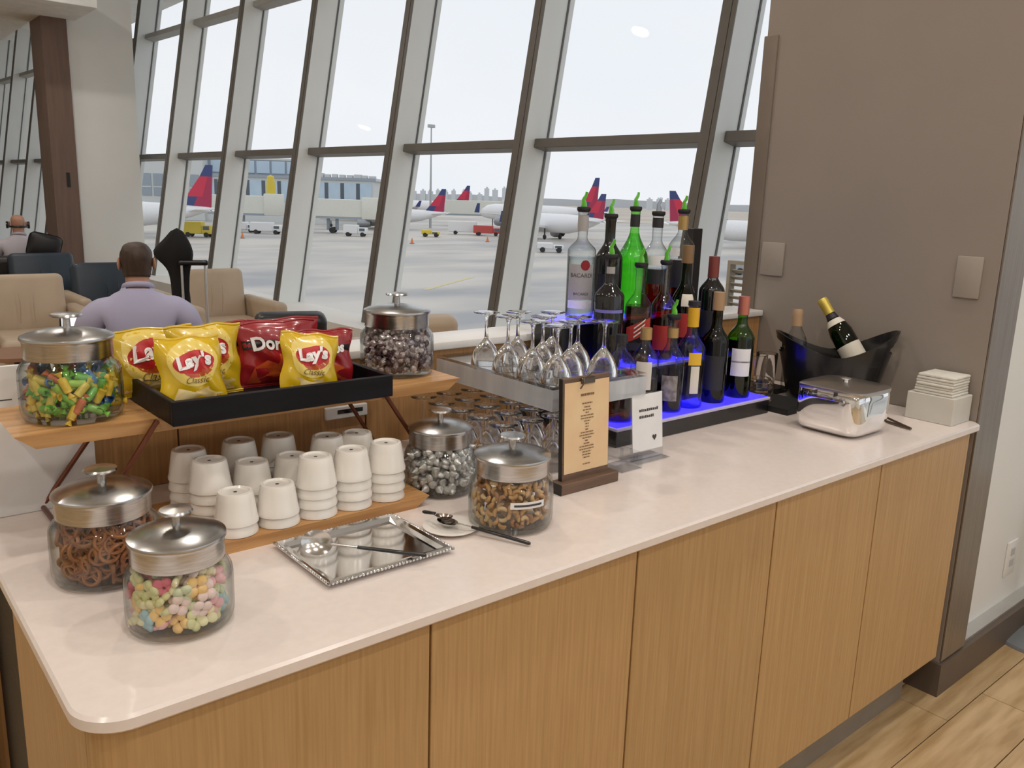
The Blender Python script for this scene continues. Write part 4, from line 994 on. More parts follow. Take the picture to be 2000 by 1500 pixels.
def tub_bottle(label, base, axis, mats, capc, length=0.30, R=0.037, neckm=None, lab=None):
    t = thing('chilled_bottle', label, 'bottle', base, 0, 'bottles in the wine tub')
    ax = Vector(axis).normalized(); t.rotation_mode = 'QUATERNION'; t.rotation_quaternion = ax.to_track_quat('Z', 'Y')
    MB().lathe([(0.0001, 0.0), (R * 0.9, 0.0), (R, 0.006), (R, length * 0.58), (R * 0.85, length * 0.66), (R * 0.5, length * 0.76), (0.0145, length * 0.82), (0.0145, length)], 28).build('bottle_glass', mats, t, 50)
    MB().lathe([(0.0162, length - 0.055), (0.0168, length - 0.02), (0.0175, length - 0.008), (0.015, length + 0.001), (0.0001, length + 0.002)], 20).build('capsule', capc, t, 50)
    if neckm: MB().lathe([(R * 0.53, length * 0.755), (0.0166, length * 0.80), (0.0163, length - 0.056)], 20).build('neck_foil', neckm, t, 50)
    if lab:
        for (z0, z1, r0, r1, m) in lab: MB().lathe([(r0, z0), (r1, z1)], 28).build('paper_label', m, t, 60)
tub_bottle('clear bottle with tan capsule at the left end of the wine tub', (2.440, 1.470, 0.945), (0.12, 0.10, 1), g_clear, tan_c, 0.262)
tub_bottle('dark sparkling wine bottle with yellow top foil in the wine tub', (2.585, 1.292, 0.995), (-0.06, 0.60, 0.80), g_olive, M('yellow_foil', (0.66, 0.52, 0.10), 0.35, 0.4), 0.300, 0.037, blk_lab, [(0.202, 0.222, 0.0310, 0.0215, cream_lab), (0.070, 0.128, 0.0375, 0.0375, cream_lab)])

# ------------------------------------------------------------------ chrome ice bucket, tongs, napkins
t = thing('ice_bucket', 'polished chrome square ice bucket with lid near the worktop edge', 'ice bucket', (2.214, 1.170, ZC + 0.0004))
MB().lathe([(0.0001, 0.0), (0.060, 0.0), (0.079, 0.003), (0.092, 0.011), (0.098, 0.026), (0.100, 0.050), (0.100, 0.100), (0.0985, 0.118), (0.096, 0.121)], 72, p=5.5).build('bucket_body', chrome, t, 50)
lid = MB().lathe([(0.0995, 0.119), (0.101, 0.123), (0.100, 0.130), (0.095, 0.1335), (0.05, 0.137), (0.0001, 0.138)], 72, p=5.5).build('lid', M('satin_steel_lid', (0.52, 0.49, 0.46), 0.28, 1.0), t, 40)
MB().lathe([(0.008, 0.136), (0.007, 0.144), (0.014, 0.147), (0.015, 0.150), (0.0001, 0.153)], 20).build('knob', chrome, lid, 40)
for s in (-1, 1): MB().box((-0.1015, s * 0.03 - 0.006, 0.112), (-0.0975, s * 0.03 + 0.006, 0.126)).build('lid_catch', chrome, lid, 0)
t = thing('ice_tongs', 'bronze ice tongs lying beside the chrome ice bucket', 'tongs', (2.40, 1.09, ZC))
MB().tube([(0.060, 0.098, 0.010), (0.02, 0.03, 0.008), (-0.022, -0.045, 0.006)], [0.0032, 0.0036, 0.004], 8).build('arm', M('bronze_tongs', (0.16, 0.11, 0.08), 0.35, 0.7), t)
MB().tube([(0.030, 0.100, 0.0045), (0.002, 0.03, 0.0045), (-0.022, -0.045, 0.006)], [0.0032, 0.0036, 0.004], 8).build('arm', M('bronze_tongs_2', (0.16, 0.11, 0.08), 0.35, 0.7), t)
t = thing('napkin_holder', 'white card napkin box at the right end of the worktop', 'napkin box', (2.590, 1.066, ZC))
MB().rbox((-0.062, -0.070, 0), (0.060, 0.070, 0.082), 0.002, 1).build('box', M('off_white_card', (0.62, 0.60, 0.54), 0.7), t)
t = thing('napkin_stack', 'stack of folded white napkins on the napkin box by the metal trim', 'napkins', (2.590, 1.066, ZC + 0.0823))
for k in range(7):
    z = k * 0.0085; j = [random.uniform(-.002, .002) for _ in range(4)]
    MB().rbox((-0.056 + j[0], -0.058 + j[1], z), (0.054 + j[2], 0.056 + j[3] - k * 0.001, z + 0.0083), 0.0035, 2).build('napkin', napkin_m, t)

# ================================================================== THE LOUNGE
def armchair(label, loc, rz, shell, inner, cushion, group='lounge armchairs', backh=0.84, w=0.82):
    t = thing('armchair', label, 'armchair', loc, rz, group)
    h = w / 2
    MB().rbox((-h + 0.02, -0.36, 0.10), (h - 0.02, 0.36, 0.30), 0.03, 3).build('base', shell, t)
    MB().rbox((-h + 0.13, -0.22, 0.28), (h - 0.13, 0.40, 0.44), 0.045, 4).build('seat_cushion', cushion, t)
    bk = MB().rbox((-h + 0.115, -0.06, 0.0), (h - 0.115, 0.10, backh - 0.30), 0.05, 4, 0, TR((0, -0.30, 0.30), (0.17, 0, 0))).build('backrest', inner, t)
    for s in (-1, 1):
        MB().tube([(s * 0.05, -0.185, backh - 0.36), (s * 0.045, -0.150, backh - 0.22), (s * 0.05, -0.170, backh - 0.12)], [0.002, 0.007, 0.002], 6).build('crease', inner, bk)
        MB().rbox((s * h - (0.115 if s > 0 else 0), -0.40, 0.12), (s * h + (0.115 if s < 0 else 0), 0.38, 0.60), 0.045, 4).build('arm', shell, t)
    for sx in (-1, 1):
        for sy in (-1, 1): MB().lathe([(0.02, 0.0), (0.026, 0.12)], 12, (sx * (h - 0.08), sy * 0.30, 0)).build('leg', wood_leg, t)
    return t
def to_cam(x, y): return math.atan2(x, -y)
def chair_at(label, x, y, drz, *a, **k): return armchair(label, (x, y, 0), to_cam(x, y) + drz if k.pop('face', True) else drz, *a, **k)
chair_at('beige leather armchair by the window, right of the man in lavender shirt', 2.74, 7.10, PI, leather, leather, leather, face=False)
chair_at('beige leather armchair at the left edge, left of the man', 1.27, 7.08, PI, leather, leather, leather, face=False)
chair_at('navy leather armchair with beige arms behind the man in lavender shirt', 2.13, 8.02, PI, leather, navy, navy, face=False)
chair_at('navy leather armchair in front of the bald man', 1.86, 9.34, PI, navy, navy, navy, face=False)
chair_at('black armchair behind the foil chocolate jar, turned to the windows', 2.28, 4.92, -0.35, blackl, blackl, blackl, face=False, w=0.64)
chair_at('beige armchair behind the acrylic riser, turned to the windows', 2.90, 4.48, -0.35, leather, leather, leather, face=False, w=0.66)
chair_at('dark armchair the man in lavender shirt is sitting in', 1.235, 4.19, -0.28, navy, navy, navy, face=False, backh=0.80)
chair_at('dark armchair the bald man is sitting in', 1.745, 10.22, -0.17, blackl, blackl, blackl, face=False, backh=0.80)

# small walnut side table and phone at the left edge
t = thing('side_table', 'low round walnut side table beside the left beige armchair', 'table', (0.93, 5.75, 0))
MB().lathe([(0.0001, 0.50), (0.20, 0.50), (0.215, 0.505), (0.215, 0.525), (0.0001, 0.528)], 36).build('table_top', M('warm_walnut', (0.30, 0.15, 0.085), 0.35), t)
MB().lathe([(0.025, 0.02), (0.02, 0.5)], 16).build('column', blackl, t); MB().lathe([(0.0001, 0.0), (0.16, 0.0), (0.16, 0.012), (0.02, 0.025)], 28).build('foot', blackl, t)
tag(MB().rbox((0.97, 5.66, 0.5285), (1.05, 5.80, 0.537), 0.003, 2).build('phone', black_pl), 'black phone lying on the walnut side table', 'phone')

# suitcase with coat hung over its handle
t = thing('suitcase', 'grey upright suitcase with extended handle next to the man', 'suitcase', (1.88, 5.36, 0), -0.3)
MB().rbox((-0.17, -0.12, 0.05), (0.17, 0.12, 0.66), 0.04, 4).build('shell', suit_m, t)
for x in (-0.07, 0.07): MB().tube([(x, 0.06, 0.64), (x, 0.06, 1.06)], 0.008, 8).build('handle_bar', alu, t)
MB().rbox((-0.09, 0.04, 1.05), (0.09, 0.08, 1.085), 0.012, 2).build('grip', black_pl, t)
for x in (-0.12, 0.12):
    for y in (-0.09, 0.09): MB().ball((x, y, 0.027), 0.027, 10, 6).build('wheel', tyre, t)
MB().rbox((-0.115, -0.125, 0.69), (-0.075, -0.115, 0.79), 0.008, 2, 0, TR((0, 0.1, 0.0))).build('luggage_tag', red_tag, t)
cm_ = MB()
def coat(u, v):
    a = 2 * PI * u
    z = 0.74 + 0.54 * v
    r = 0.048 + 0.034 * math.exp(-((v - 0.72) / 0.16) ** 2)
    if v > 0.80: r *= max(0.0, 1 - ((v - 0.80) / 0.20) ** 2) ** 0.5 * 0.98 + 0.02
    r *= 1 + 0.10 * math.sin(3 * a + 5 * v) + 0.06 * math.sin(7 * a - 9 * v)
    bump = 0.055 * math.exp(-((v - 0.70) / 0.12) ** 2)
    return (r * 1.15 * math.cos(a) - bump * (math.cos(a) < 0) * abs(math.cos(a)), r * 0.70 * math.sin(a), z)
cm_.grid(coat, 32, 26)
o = cm_.build('coat', M('black_wool', (0.008, 0.008, 0.009), 0.9), None, 60); o.location = (1.835, 5.50, 0.0); o.rotation_euler = (0, 0, -0.6)
tag(o, 'black coat draped over the suitcase handle in front of the window', 'coat')

# tablet on the man's lap
t = thing('tablet', 'white lit tablet screen just left of the man in lavender shirt', 'tablet', (1.085, 4.70, 0.70), -0.28)
MB().rbox((-0.125, -0.004, 0.0), (0.125, 0.004, 0.185), 0.003, 2, 0, TR((0, 0, 0), (-0.25, 0, 0))).build('shell', black_pl, t)
MB().box((-0.115, -0.0048, 0.010), (0.115, -0.0042, 0.175), 0, TR((0, 0, 0), (-0.25, 0, 0))).build('screen', M('lit_screen', (0.85, 0.88, 0.95), 0.3, emit=1.0), t, 0)

# louvred screen near the windows, seen right of the bottles
t = thing('louvre_screen', 'beige louvred metal screen by the window, right of the bottles', 'screen', (3.05, 2.09, 0))
MB().box((-0.02, -0.20, 0), (0.02, -0.185, 1.30)).build('frame_post', grille_m, t, 0); MB().box((-0.02, 0.085, 0), (0.02, 0.10, 1.30)).build('frame_post', grille_m, t, 0)
MB().box((-0.02, -0.185, 1.285), (0.02, 0.085, 1.30)).build('frame_rail', grille_m, t, 0)
me_sl = MB().box((-0.014, -0.185, 0), (0.014, 0.085, 0.004), 0, TR((0, 0, 0), (0, 0.5, 0))).mesh('slat', grille_m, 0)
for k in range(44): put('slat', me_sl, t).location = (0, 0, 0.05 + k * 0.028)

# ------------------------------------------------------------------ people
def person(label, loc, rz, pose, shirt, hair=True, scale=1.0, seed=1):
    root = thing('person', label, 'person', loc, rz); root.scale = (scale,) * 3
    V_, E_, R_ = pose
    me = bpy.data.meshes.new('body_cage'); me.from_pydata(V_, E_, [])
    ob = bpy.data.objects.new('body_cage', me); COL.objects.link(ob)
    sk = ob.modifiers.new('skin', 'SKIN'); sk.use_smooth_shade = True; sk.branch_smoothing = 0.6
    for i, r in enumerate(R_):
        me.skin_vertices[0].data[i].radius = r if isinstance(r, tuple) else (r, r)
    me.skin_vertices[0].data[0].use_root = True
    sb = ob.modifiers.new('sub', 'SUBSURF'); sb.levels = 2; sb.render_levels = 2
    dg = bpy.context.evaluated_depsgraph_get(); dg.update()
    bm_ = bpy.data.meshes.new_from_object(ob.evaluated_get(dg))
    bpy.data.objects.remove(ob)
    bm_.materials.clear(); bm_.materials.append(skin_m)
    ey = V_[7][1]
    bt_ = bmesh.new(); bt_.from_mesh(bm_)
    for s_ in (-1, 1):
        g_ = bmesh.ops.create_uvsphere(bt_, u_segments=10, v_segments=8, radius=1.0, matrix=Matrix.Translation((s_ * 0.078, ey - 0.008, 1.158)) @ Matrix.Rotation(s_ * 0.35, 4, 'Z') @ Matrix.Diagonal((0.008, 0.020, 0.031, 1)))
    bmesh.ops.create_cone(bt_, cap_ends=True, segments=8, radius1=0.017, radius2=0.006, depth=0.05, matrix=Matrix.Translation((0, ey + 0.088, 1.160)) @ Matrix.Rotation(-0.35, 4, 'X'))
    for f_ in bt_.faces: f_.smooth = True
    bt_.to_mesh(bm_); bt_.free()
    body = put('body', bm_, root)
    nrm = [v.normal.copy() for v in bm_.vertices]; co = [v.co.copy() for v in bm_.vertices]
    def layer(name, test, off, mat):
        idx = {}; vs = []; fs = []
        for p in bm_.polygons:
            if not all(test(co[i]) for i in p.vertices): continue
            q = []
            for i in p.vertices:
                if i not in idx:
                    w_n = noise.noise(co[i] * 9.0) * 0.006 if 'shirt' in name else noise.noise(co[i] * 40) * 0.003
                    idx[i] = len(vs); vs.append(tuple(co[i] + nrm[i] * (off + w_n)))
                q.append(idx[i])
            fs.append(tuple(q))
        if vs:
            o = MB().add(vs, fs).build(name, mat, root, 80)
            so = o.modifiers.new('thick', 'SOLIDIFY'); so.thickness = 0.004; so.offset = -1
            return o
    return root, body, layer
def seated(lean=0.0, arms=(0.30, 0.68), head_tilt=0.0):
    V = [(0, -0.02, 0.53), (0, -0.04 + lean * 0.3, 0.66), (0, -0.05 + lean * 0.6, 0.80), (0, -0.03 + lean * 0.9, 0.93), (0, 0.0 + lean, 1.015), (0, 0.018 + lean * 1.1, 1.065), (0, 0.028 + lean * 1.15, 1.115), (0, 0.035 + lean * 1.2, 1.175), (0, 0.03 + lean * 1.2, 1.225), (0, 0.025 + lean * 1.2, 1.255)]
    R = [(0.150, 0.110), (0.150, 0.105), (0.170, 0.108), (0.165, 0.105), (0.085, 0.075), (0.058, 0.058), (0.060, 0.070), (0.074, 0.090), (0.070, 0.086), (0.040, 0.050)]
    E = [(i, i + 1) for i in range(9)]
    def chain(start, pts, rs):
        p = start
        for q, r in zip(pts, rs):
            V.append(q); R.append(r); E.append((p, len(V) - 1)); p = len(V) - 1
    for s in (-1, 1):
        chain(3, [(s * 0.155, -0.03 + lean, 0.945), (s * 0.205, -0.02 + lean, 0.905), (s * 0.250, 0.03 + lean, 0.78), (s * 0.265, 0.08 + lean, 0.685), (s * 0.20, 0.22 + lean, 0.665), (s * 0.13, arms[0] + lean, arms[1])], [0.072, 0.068, 0.056, 0.048, 0.043, 0.032])
        w_i = len(V) - 1; wp = V[w_i]
        chain(w_i, [(wp[0] - s * 0.02, wp[1] + 0.05, wp[2] + 0.005), (wp[0] - s * 0.03, wp[1] + 0.085, wp[2])], [(0.036, 0.02), (0.034, 0.016)])
        pi = len(V) - 1; pp = V[pi]
        for k, (dx, ln) in enumerate(((-0.026, 0.058), (-0.009, 0.068), (0.009, 0.064), (0.026, 0.050))):
            chain(pi, [(pp[0] + dx, pp[1] + ln * 0.55, pp[2] - 0.002), (pp[0] + dx * 1.1, pp[1] + ln, pp[2] - 0.016)], [0.009, 0.008])
        chain(w_i + 1, [(wp[0] - s * 0.065, wp[1] + 0.07, wp[2] + 0.004), (wp[0] - s * 0.075, wp[1] + 0.10, wp[2] - 0.004)], [0.011, 0.009])
        chain(0, [(s * 0.095, 0.08, 0.53), (s * 0.115, 0.30, 0.515), (s * 0.12, 0.46, 0.49), (s * 0.12, 0.50, 0.28), (s * 0.12, 0.48, 0.09), (s * 0.12, 0.52, 0.045), (s * 0.125, 0.64, 0.035)], [0.095, 0.082, 0.062, 0.055, 0.042, 0.042, 0.034])
        # ears and nose
    return V, E, R
def dress(root, body, layer, shirt, lean, hair, tr=True):
    is_arm = lambda c: abs(c.x) > 0.12 and c.z > 0.55
    layer('shirt', lambda c: 0.50 < c.z < 1.045 and not (c.y > 0.26 + lean) and not (c.z < 0.62 and c.y > 0.10), 0.010, shirt)
    layer('trousers', lambda c: 0.06 < c.z < 0.60 and not (abs(c.x) > 0.20 and c.z > 0.6), 0.006, trouser)
    layer('shoes', lambda c: c.z < 0.085, 0.006, blackl)
    MB().tube([(0.060 * math.cos(a), 0.008 + lean + 0.062 * math.sin(a), 1.048 - 0.020 * math.sin(a)) for a in [2 * PI * k / 20 for k in range(20)]], 0.015, 8, closed=True).build('collar', shirt, root, 80)
    if hair: layer('hair', lambda c: c.z > 1.095 and ((c.y < 0.06 + lean * 1.2 and (c.z > 1.12 or abs(c.x) < 0.07)) or c.z > 1.20) and not (abs(c.x) > 0.070 and abs(c.y - 0.027) < 0.03 and c.z < 1.19), 0.008, hair_m)
r1 = person('person in lavender shirt seated with back to the bar', (1.245, 4.335, 0.0), -0.28, seated(0.0), shirt_l)
dress(*r1, shirt_l, 0.0, True)
r2 = person('bald person in pale shirt wearing headphones, seated far left with back turned', (1.785, 10.28, -0.06), -0.17, seated(0.04), shirt_w)
dress(*r2, shirt_w, 0.04, False)
hp_ = MB().tube([(0.092 * math.cos(a), 0.085 + 0.095 * 1.15 * math.sin(a) * 1.0 - 0.01, 1.135) for a in [PI + PI * k / 14 for k in range(15)]], 0.011, 8)
hpo = hp_.build('headphones', black_pl, None, 60); hpo.location = (1.785, 10.28, -0.06); hpo.rotation_euler = (0, 0, -0.17)
for s in (-1, 1): MB().lathe([(0.0001, -0.012), (0.034, -0.012), (0.038, 0.0), (0.034, 0.012), (0.0001, 0.012)], 18, T=TR((s * 0.098, 0.075, 1.150), (0, PI / 2, 0))).build('ear_cup', black_pl, hpo)
tag(hpo, 'black headphones on the bald person in the pale shirt', 'headphones')
bp_ = MB().rbox((-0.15, -0.16, 0.62), (0.17, -0.06, 0.90), 0.06, 3).build('backpack', blackl, None, 60); bp_.location = (1.80, 10.22, 0.14); bp_.rotation_euler = (0, 0.25, -0.17)
tag(bp_, 'black backpack behind the bald person on the armchair', 'backpack')

# ================================================================== OUTDOORS
AZ = -6.5
RD = Vector((0.768, -0.640, 0.0)).normalized(); FD = Vector((0.64, 0.768, 0)).normalized()
def pix(px, depth):   # ground point at a given bearing and distance (metres)
    xr = (px - 1000.0) / FPX * depth
    v = RIGHT * xr + FWD * depth
    v += UP * ((depth * 0.2142 / 0.9768) - 0) * 1.0 if False else Vector((0, 0, 0))
    h = Vector((v.x, v.y, 0)); return h
def aircraft(label, tail, nose_dir, L, r, hc, top):
    d = Vector(nose_dir); rz = math.atan2(d.y, d.x)
    t = thing('aircraft', label, 'aircraft', (tail[0] + d.x * L * 0.5, tail[1] + d.y * L * 0.5, AZ), rz, 'parked aircraft')
    mb = MB(); n = 20; st_ = []
    for s, k, dz in ((0.0, 0.04, 0.62), (0.03, 0.18, 0.55), (0.10, 0.45, 0.36), (0.20, 0.78, 0.14), (0.32, 1.0, 0.0), (0.86, 1.0, 0.0), (0.92, 0.88, -0.06), (0.965, 0.62, -0.16), (0.99, 0.30, -0.24), (1.0, 0.03, -0.27)):
        st_.append((-L / 2 + L * s, r * k, hc + r * dz))
    vs = [(x, q * math.cos(2 * PI * k / n), z + q * math.sin(2 * PI * k / n)) for x, q, z in st_ for k in range(n)]
    fs = [(i * n + k, i * n + (k + 1) % n, (i + 1) * n + (k + 1) % n, (i + 1) * n + k) for i in range(len(st_) - 1) for k in range(n)]
    mb.add(vs, fs).build('fuselage', plane_w, t, 60)
    # fin in three painted pieces
    zb = hc + r * 0.55; H = top - zb; xt = -L / 2
    def fp(v): return (xt + 0.7 - 0.5 * v, xt + 0.5 + r * 2.9 * (1 - v) ** 1.15 + r * 0.42 * v)      # trailing, leading x at height v
    def sec(v0, v1, mat, nm, f0=0.0, f1=1.0):
        a0, b0 = fp(v0); a1, b1 = fp(v1)
        q = [(a0 + (b0 - a0) * f0, zb + H * v0), (a0 + (b0 - a0) * f1, zb + H * v0), (a1 + (b1 - a1) * f1, zb + H * v1), (a1 + (b1 - a1) * f0, zb + H * v1)]
        MB().add([(x, -0.14, z) for x, z in q] + [(x, 0.14, z) for x, z in q], [(0, 1, 2, 3), (7, 6, 5, 4), (0, 4, 5, 1), (1, 5, 6, 2), (2, 6, 7, 3), (3, 7, 4, 0)]).build(nm, mat, t, 0)
    sec(0.74, 1.0, tail_b, 'fin_tip'); sec(0.28, 0.74, tail_r, 'fin_red', 0.35, 1.0); sec(0.28, 0.74, tail_dr, 'fin_deep_red', 0.0, 0.35)
    sec(-0.05, 0.28, tail_b, 'fin_root', 0.55, 1.0); sec(-0.05, 0.28, tail_dr, 'fin_root_red', 0.0, 0.55)
    for s in (-1, 1):
        MB().add([(xt + 0.6, s * 0.5, hc + r * 0.35), (xt + 0.6 + r * 1.8, s * 0.8, hc + r * 0.35), (xt - 0.4 + r * 0.8, s * r * 2.8, hc + r * 0.55), (xt - 0.6, s * r * 2.8, hc + r * 0.55)] + [(xt + 0.6, s * 0.5, hc + r * 0.42), (xt + 0.6 + r * 1.8, s * 0.8, hc + r * 0.45), (xt - 0.4 + r * 0.8, s * r * 2.8, hc + r * 0.58), (xt - 0.6, s * r * 2.8, hc + r * 0.58)],
                 [(0, 1, 2, 3), (7, 6, 5, 4), (0, 4, 5, 1), (1, 5, 6, 2), (2, 6, 7, 3), (3, 7, 4, 0)]).build('tailplane', plane_w, t, 0)
        ws = L * 0.45
        zw = hc - r * 0.55
        wq = [(-L * 0.02, s * r * 0.6, zw), (L * 0.16, s * r * 0.6, zw), (-L * 0.06, s * ws, zw + 1.2), (-L * 0.10, s * ws, zw + 1.2)]
        wg = MB().add(wq + [(x, y, z + (0.45 if i < 2 else 0.15)) for i, (x, y, z) in enumerate(wq)], [(0, 1, 2, 3), (7, 6, 5, 4), (0, 4, 5, 1), (1, 5, 6, 2), (2, 6, 7, 3), (3, 7, 4, 0)]).build('wing', plane_w, t, 0)
        MB().add([(-L * 0.10, s * ws, zw + 1.2), (-L * 0.06, s * ws, zw + 1.2), (-L * 0.095, s * (ws + 0.4), zw + 3.4), (-L * 0.115, s * (ws + 0.4), zw + 3.4), (-L * 0.10, s * (ws + 0.15), zw + 1.2), (-L * 0.06, s * (ws + 0.15), zw + 1.2), (-L * 0.095, s * (ws + 0.55), zw + 3.4), (-L * 0.115, s * (ws + 0.55), zw + 3.4)], [(0, 1, 2, 3), (7, 6, 5, 4), (0, 4, 5, 1), (1, 5, 6, 2), (2, 6, 7, 3), (3, 7, 4, 0)]).build('winglet', tail_b, wg, 0)
        MB().lathe([(0.4 * r, -1.6), (0.52 * r, -0.6), (0.56 * r, 0.9), (0.50 * r, 1.5), (0.40 * r, 1.4), (0.001, 0.9)], 16, T=TR((L * 0.10, s * L * 0.16, zw - 0.55 * r), (0, PI / 2, 0))).build('engine', eng_m, t, 50)
        MB().tube([(-L * 0.03, s * r * 1.1, zw), (-L * 0.03, s * r * 1.1, 0.5)], 0.15, 8).ball((-L * 0.03, s * r * 1.1, 0.52), 0.52, 12, 8, sc=(1, 0.5, 1)).build('main_gear', tyre, t, 50)
    MB().tube([(L * 0.38, 0, hc - r * 0.7), (L * 0.38, 0, 0.4)], 0.12, 8).ball((L * 0.38, 0, 0.4), 0.4, 12, 8, sc=(1, 0.6, 1)).build('nose_gear', tyre, t, 50)
    MB().add([(L * 0.455, -r * 0.52, hc + r * 0.28), (L * 0.455, r * 0.52, hc + r * 0.28), (L * 0.425, r * 0.55, hc + r * 0.60), (L * 0.425, -r * 0.55, hc + r * 0.60)], [(0, 1, 2, 3)]).build('cockpit_window', bld_d, t, 0)
    return t
LFT = -RD
aircraft('white aircraft with red and navy tail left of the black coat', (53.5, 141.0), LFT, 38, 2.0, 3.7, 11.9)
aircraft('white regional aircraft with red navy tail seen between the middle mullions', (121.6, 170.8), LFT, 32, 1.75, 3.2, 9.9)
aircraft('most distant white aircraft, small red tail above the long white bridge', (203.5, 270.0), LFT, 44, 2.2, 4.2, 12.6)
AWL = (LFT * 0.62 + FD * 0.78).normalized()
aircraft('nearer of two white aircraft left of the rum bottle', (121.6, 117.4), AWL, 33, 1.95, 3.4, 9.6)
aircraft('farther large white aircraft with tall tail behind the rum bottle', (146.4, 143.8), AWL, 47, 2.1, 4.6, 13.6)
aircraft('white aircraft facing right behind the right hand bottles', (130.2, 109.2), RD, 40, 2.0, 3.4, 10.6)

# terminal building
tb = thing('terminal_building', 'long pale terminal building with blue glazing behind the aircraft', 'building', (118.0, 195.1, AZ), math.atan2(RD.y, RD.x))
MB().box((-90, 0, 0), (-2, 14, 11.4)).build('main_wall', bld_w, tb, 0)
MB().box((-90, -0.4, 11.4), (-1.4, 14.5, 12.1)).build('roof_edge', bld_g, tb, 0)
MB().box((-46, 3, 12.1), (-21, 14, 16.0)).build('upper_wall', bld_g, tb, 0); MB().box((-46, 2.8, 16.0), (-20.6, 14, 16.5)).build('upper_roof', bld_w, tb, 0)
MB().box((-92, -1, 0), (-46, 14, 16.4)).build('left_block', bld_w, tb, 0)
me_bp = MB().box((0, -0.25, 5.6), (3.1, 0.02, 10.7)).mesh('glazing_panel', bld_b, 0); me_bd = MB().box((0, -0.12, 5.6), (0.95, 0.02, 10.7)).mesh('dark_slot', bld_d, 0)
for k in range(11):
    o = put('glazing_panel', me_bp, tb); o.location = (-5.6 - k * 4.1, 0, 0); o = put('dark_slot', me_bd, tb); o.location = (-6.55 - k * 4.1, 0, 0)
me_w2 = MB().box((0, -1.2, 6.0), (2.5, -0.95, 11.6)).mesh('window', bld_g, 0); me_w3 = MB().box((0, -1.25, 8.1), (2.5, -1.18, 8.35)).mesh('glazing_bar', bld_w, 0)
for k in range(14):
    o = put('window', me_w2, tb); o.location = (-49.6 - k * 3.1, 0, 0); c = put('glazing_bar', me_w3, o)
me_u = MB().box((0, 2.7, 12.6), (3.4, 3.02, 15.7)).mesh('upper_window', bld_b, 0)
for k in range(6): put('upper_window', me_u, tb).location = (-25.2 - k * 4.0, 0, 0)
for k in range(9):
    hgt = random.uniform(0.5, 1.1); MB().box((0, 4, 12.1), (random.uniform(0.8, 2.0), 6, 12.1 + hgt)).build('roof_unit', bld_w, tb, 0).location = (-4 - k * 1.95, 0, 0)

# jet bridges
def bridge(label, px0, px1, depth, z0, z1, leg_px):
    a = pix(px0, depth); b = pix(px1, depth)
    mid = (a + b) / 2; Lb = (b - a).length
    t = thing('jet_bridge', label, 'jet bridge', (mid.x, mid.y, AZ), math.atan2((b - a).y, (b - a).x), 'jet bridges')
    MB().rbox((-Lb / 2, -1.6, z0), (Lb / 2 - 3.2, 1.6, z1), 0.1, 1).build('tunnel', cream_m, t)
    MB().box((-Lb / 2, -1.66, z0 - 0.35), (Lb / 2 - 3.2, 1.66, z0)).build('underframe', bld_g, t, 0)
    MB().rbox((Lb / 2 - 3.4, -2.1, z0 - 0.3), (Lb / 2, 2.1, z1 + 0.5), 0.2, 2).build('cab', cream_m, t)
    lx = -Lb / 2 + (leg_px - px0) / (px1 - px0) * Lb
    MB().tube([(lx - 1.0, 0, z0), (lx - 1.0, 0, 0.6)], 0.35, 10).build('leg', bld_g, t); MB().tube([(lx + 0.8, 0, z0), (lx + 0.8, 0, 0.6)], 0.35, 10).build('leg', bld_g, t)
    for s in (-1, 1): MB().lathe([(0.001, -0.3), (0.6, -0.3), (0.6, 0.3), (0.001, 0.3)], 16, T=TR((lx, s * 1.0, 0.6), (PI / 2, 0, 0))).build('wheel', tyre, t)
bridge('cream jet bridge in front of the terminal, left of the light pole', 612, 742, 182, 3.3, 6.9, 655)
bridge('cream jet bridge with yellow beacon behind the beige armchair', 425, 560, 190, 3.2, 7.0, 480)
bridge('long cream jet bridge behind the regional aircraft tail', 865, 992, 252, 3.4, 7.3, 975)
tag(MB().lathe([(0.001, 0), (0.9, 0), (1.0, 1.4), (0.7, 3.6), (0.001, 3.9)], 14).build('yellow_beacon', veh_y), 'yellow beacon on the jet bridge behind the beige armchair', 'beacon')
bpy.data.objects['yellow_beacon'].location = (*pix(540, 190)[:2], AZ + 7.52)

# ground vehicles
def vehicle(label, px, depth, body, L=5.5, h=2.3, cab=True, rz=0.0):
    p = pix(px, depth)
    t = thing('service_vehicle', label, 'vehicle', (p.x, p.y, AZ), math.atan2(RD.y, RD.x) + rz, 'airport service vehicles')
    MB().rbox((-L / 2, -1.0, 0.55), (L / 2 - (1.7 if cab else 0), 1.0, h), 0.1, 1).build('body', body, t)
    if cab:
        MB().rbox((L / 2 - 1.7, -1.0, 0.55), (L / 2, 1.0, h * 0.78), 0.15, 2).build('cab', body, t)
        MB().box((L / 2 - 1.4, -1.02, h * 0.48), (L / 2 - 0.35, 1.02, h * 0.72)).build('side_window', bld_d, t, 0)
    for x in (-L * 0.3, L * 0.32):
        for y in (-0.95, 0.95): MB().lathe([(0.001, -0.12), (0.42, -0.12), (0.42, 0.12), (0.001, 0.12)], 14, T=TR((x, y, 0.42), (PI / 2, 0, 0))).build('wheel', tyre, t)
vehicle('white service van left of the second mullion, below the jet bridge', 487, 172, veh_w, 5.0, 2.0)
vehicle('white pickup truck below the jet bridge behind the beige armchair', 530, 168, veh_w, 6.0, 2.2)
vehicle('white catering truck under the jet bridge left of the light pole', 697, 170, veh_w, 4.5, 2.2)
vehicle('low baggage tractor under the regional aircraft tail', 838, 178, veh_y, 3.6, 1.4)
vehicle('white fuel truck behind the regional aircraft', 905, 195, veh_w, 8.0, 2.9)
vehicle('red belt loader beside the white fuel truck', 944, 192, veh_r, 6.0, 2.2)
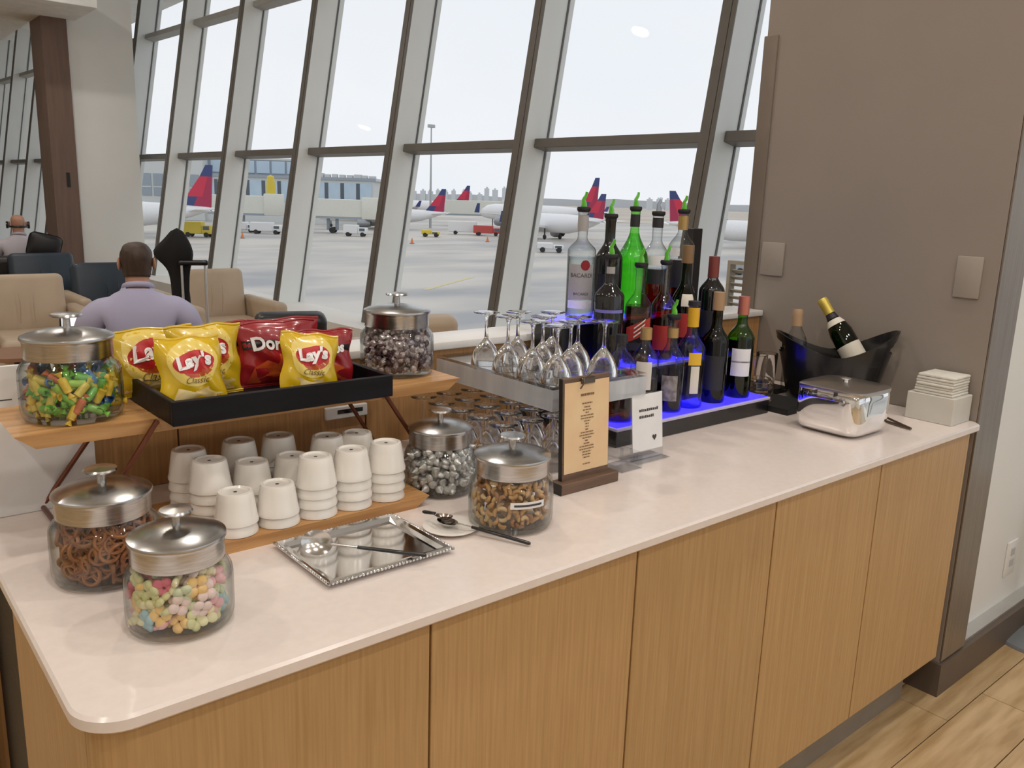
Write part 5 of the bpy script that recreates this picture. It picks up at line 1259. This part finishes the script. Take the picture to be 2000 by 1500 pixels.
vehicle('white tug on the apron in front of the nearer aircraft', 1064, 138, veh_w, 4.2, 1.5)
vehicle('yellow tug below the left aircraft tail', 402, 150, veh_y, 5.0, 2.6)
vehicle('grey baggage cart at the far right of the apron', 1440, 105, M('grey_cart', (0.40, 0.41, 0.42), 0.5), 4.0, 1.6, False)
for i, (px, dep, wd) in enumerate(((803, 150, 'beside the middle mullion'), (945, 165, 'in front of the red belt loader'), (484, 150, 'behind the beige armchair'))):
    p = pix(px, dep); t = thing('traffic_cone', 'orange traffic cone on the apron %s' % wd, 'cone', (p.x, p.y, AZ), 0, 'traffic cones on the apron')
    MB().lathe([(0.30, 0.06), (0.04, 1.0), (0.001, 1.0)], 14).build('cone_body', veh_o, t); MB().box((-0.35, -0.35, 0), (0.35, 0.35, 0.06)).build('foot', tyre, t, 0)
# light mast
p = pix(837, 230)
t = thing('light_mast', 'tall thin floodlight mast on the apron seen between mullions', 'light mast', (p.x, p.y, AZ))
MB().tube([(0, 0, 0), (0, 0, 25.6)], [0.35, 0.16], 10).build('pole', pole_m, t); MB().box((-0.9, -0.4, 25.2), (0.9, 0.4, 26.0)).build('lamp_head', pole_m, t, 0)
# yellow taxi line
o = MB().add([(41.5, 61.8, AZ + 0.012), (41.9, 61.5, AZ + 0.012), (53.3, 69.7, AZ + 0.012), (53.0, 70.0, AZ + 0.012)], [(0, 1, 2, 3)]).build('taxi_line', yellow_p, None, 0); struct(o)
# far skyline
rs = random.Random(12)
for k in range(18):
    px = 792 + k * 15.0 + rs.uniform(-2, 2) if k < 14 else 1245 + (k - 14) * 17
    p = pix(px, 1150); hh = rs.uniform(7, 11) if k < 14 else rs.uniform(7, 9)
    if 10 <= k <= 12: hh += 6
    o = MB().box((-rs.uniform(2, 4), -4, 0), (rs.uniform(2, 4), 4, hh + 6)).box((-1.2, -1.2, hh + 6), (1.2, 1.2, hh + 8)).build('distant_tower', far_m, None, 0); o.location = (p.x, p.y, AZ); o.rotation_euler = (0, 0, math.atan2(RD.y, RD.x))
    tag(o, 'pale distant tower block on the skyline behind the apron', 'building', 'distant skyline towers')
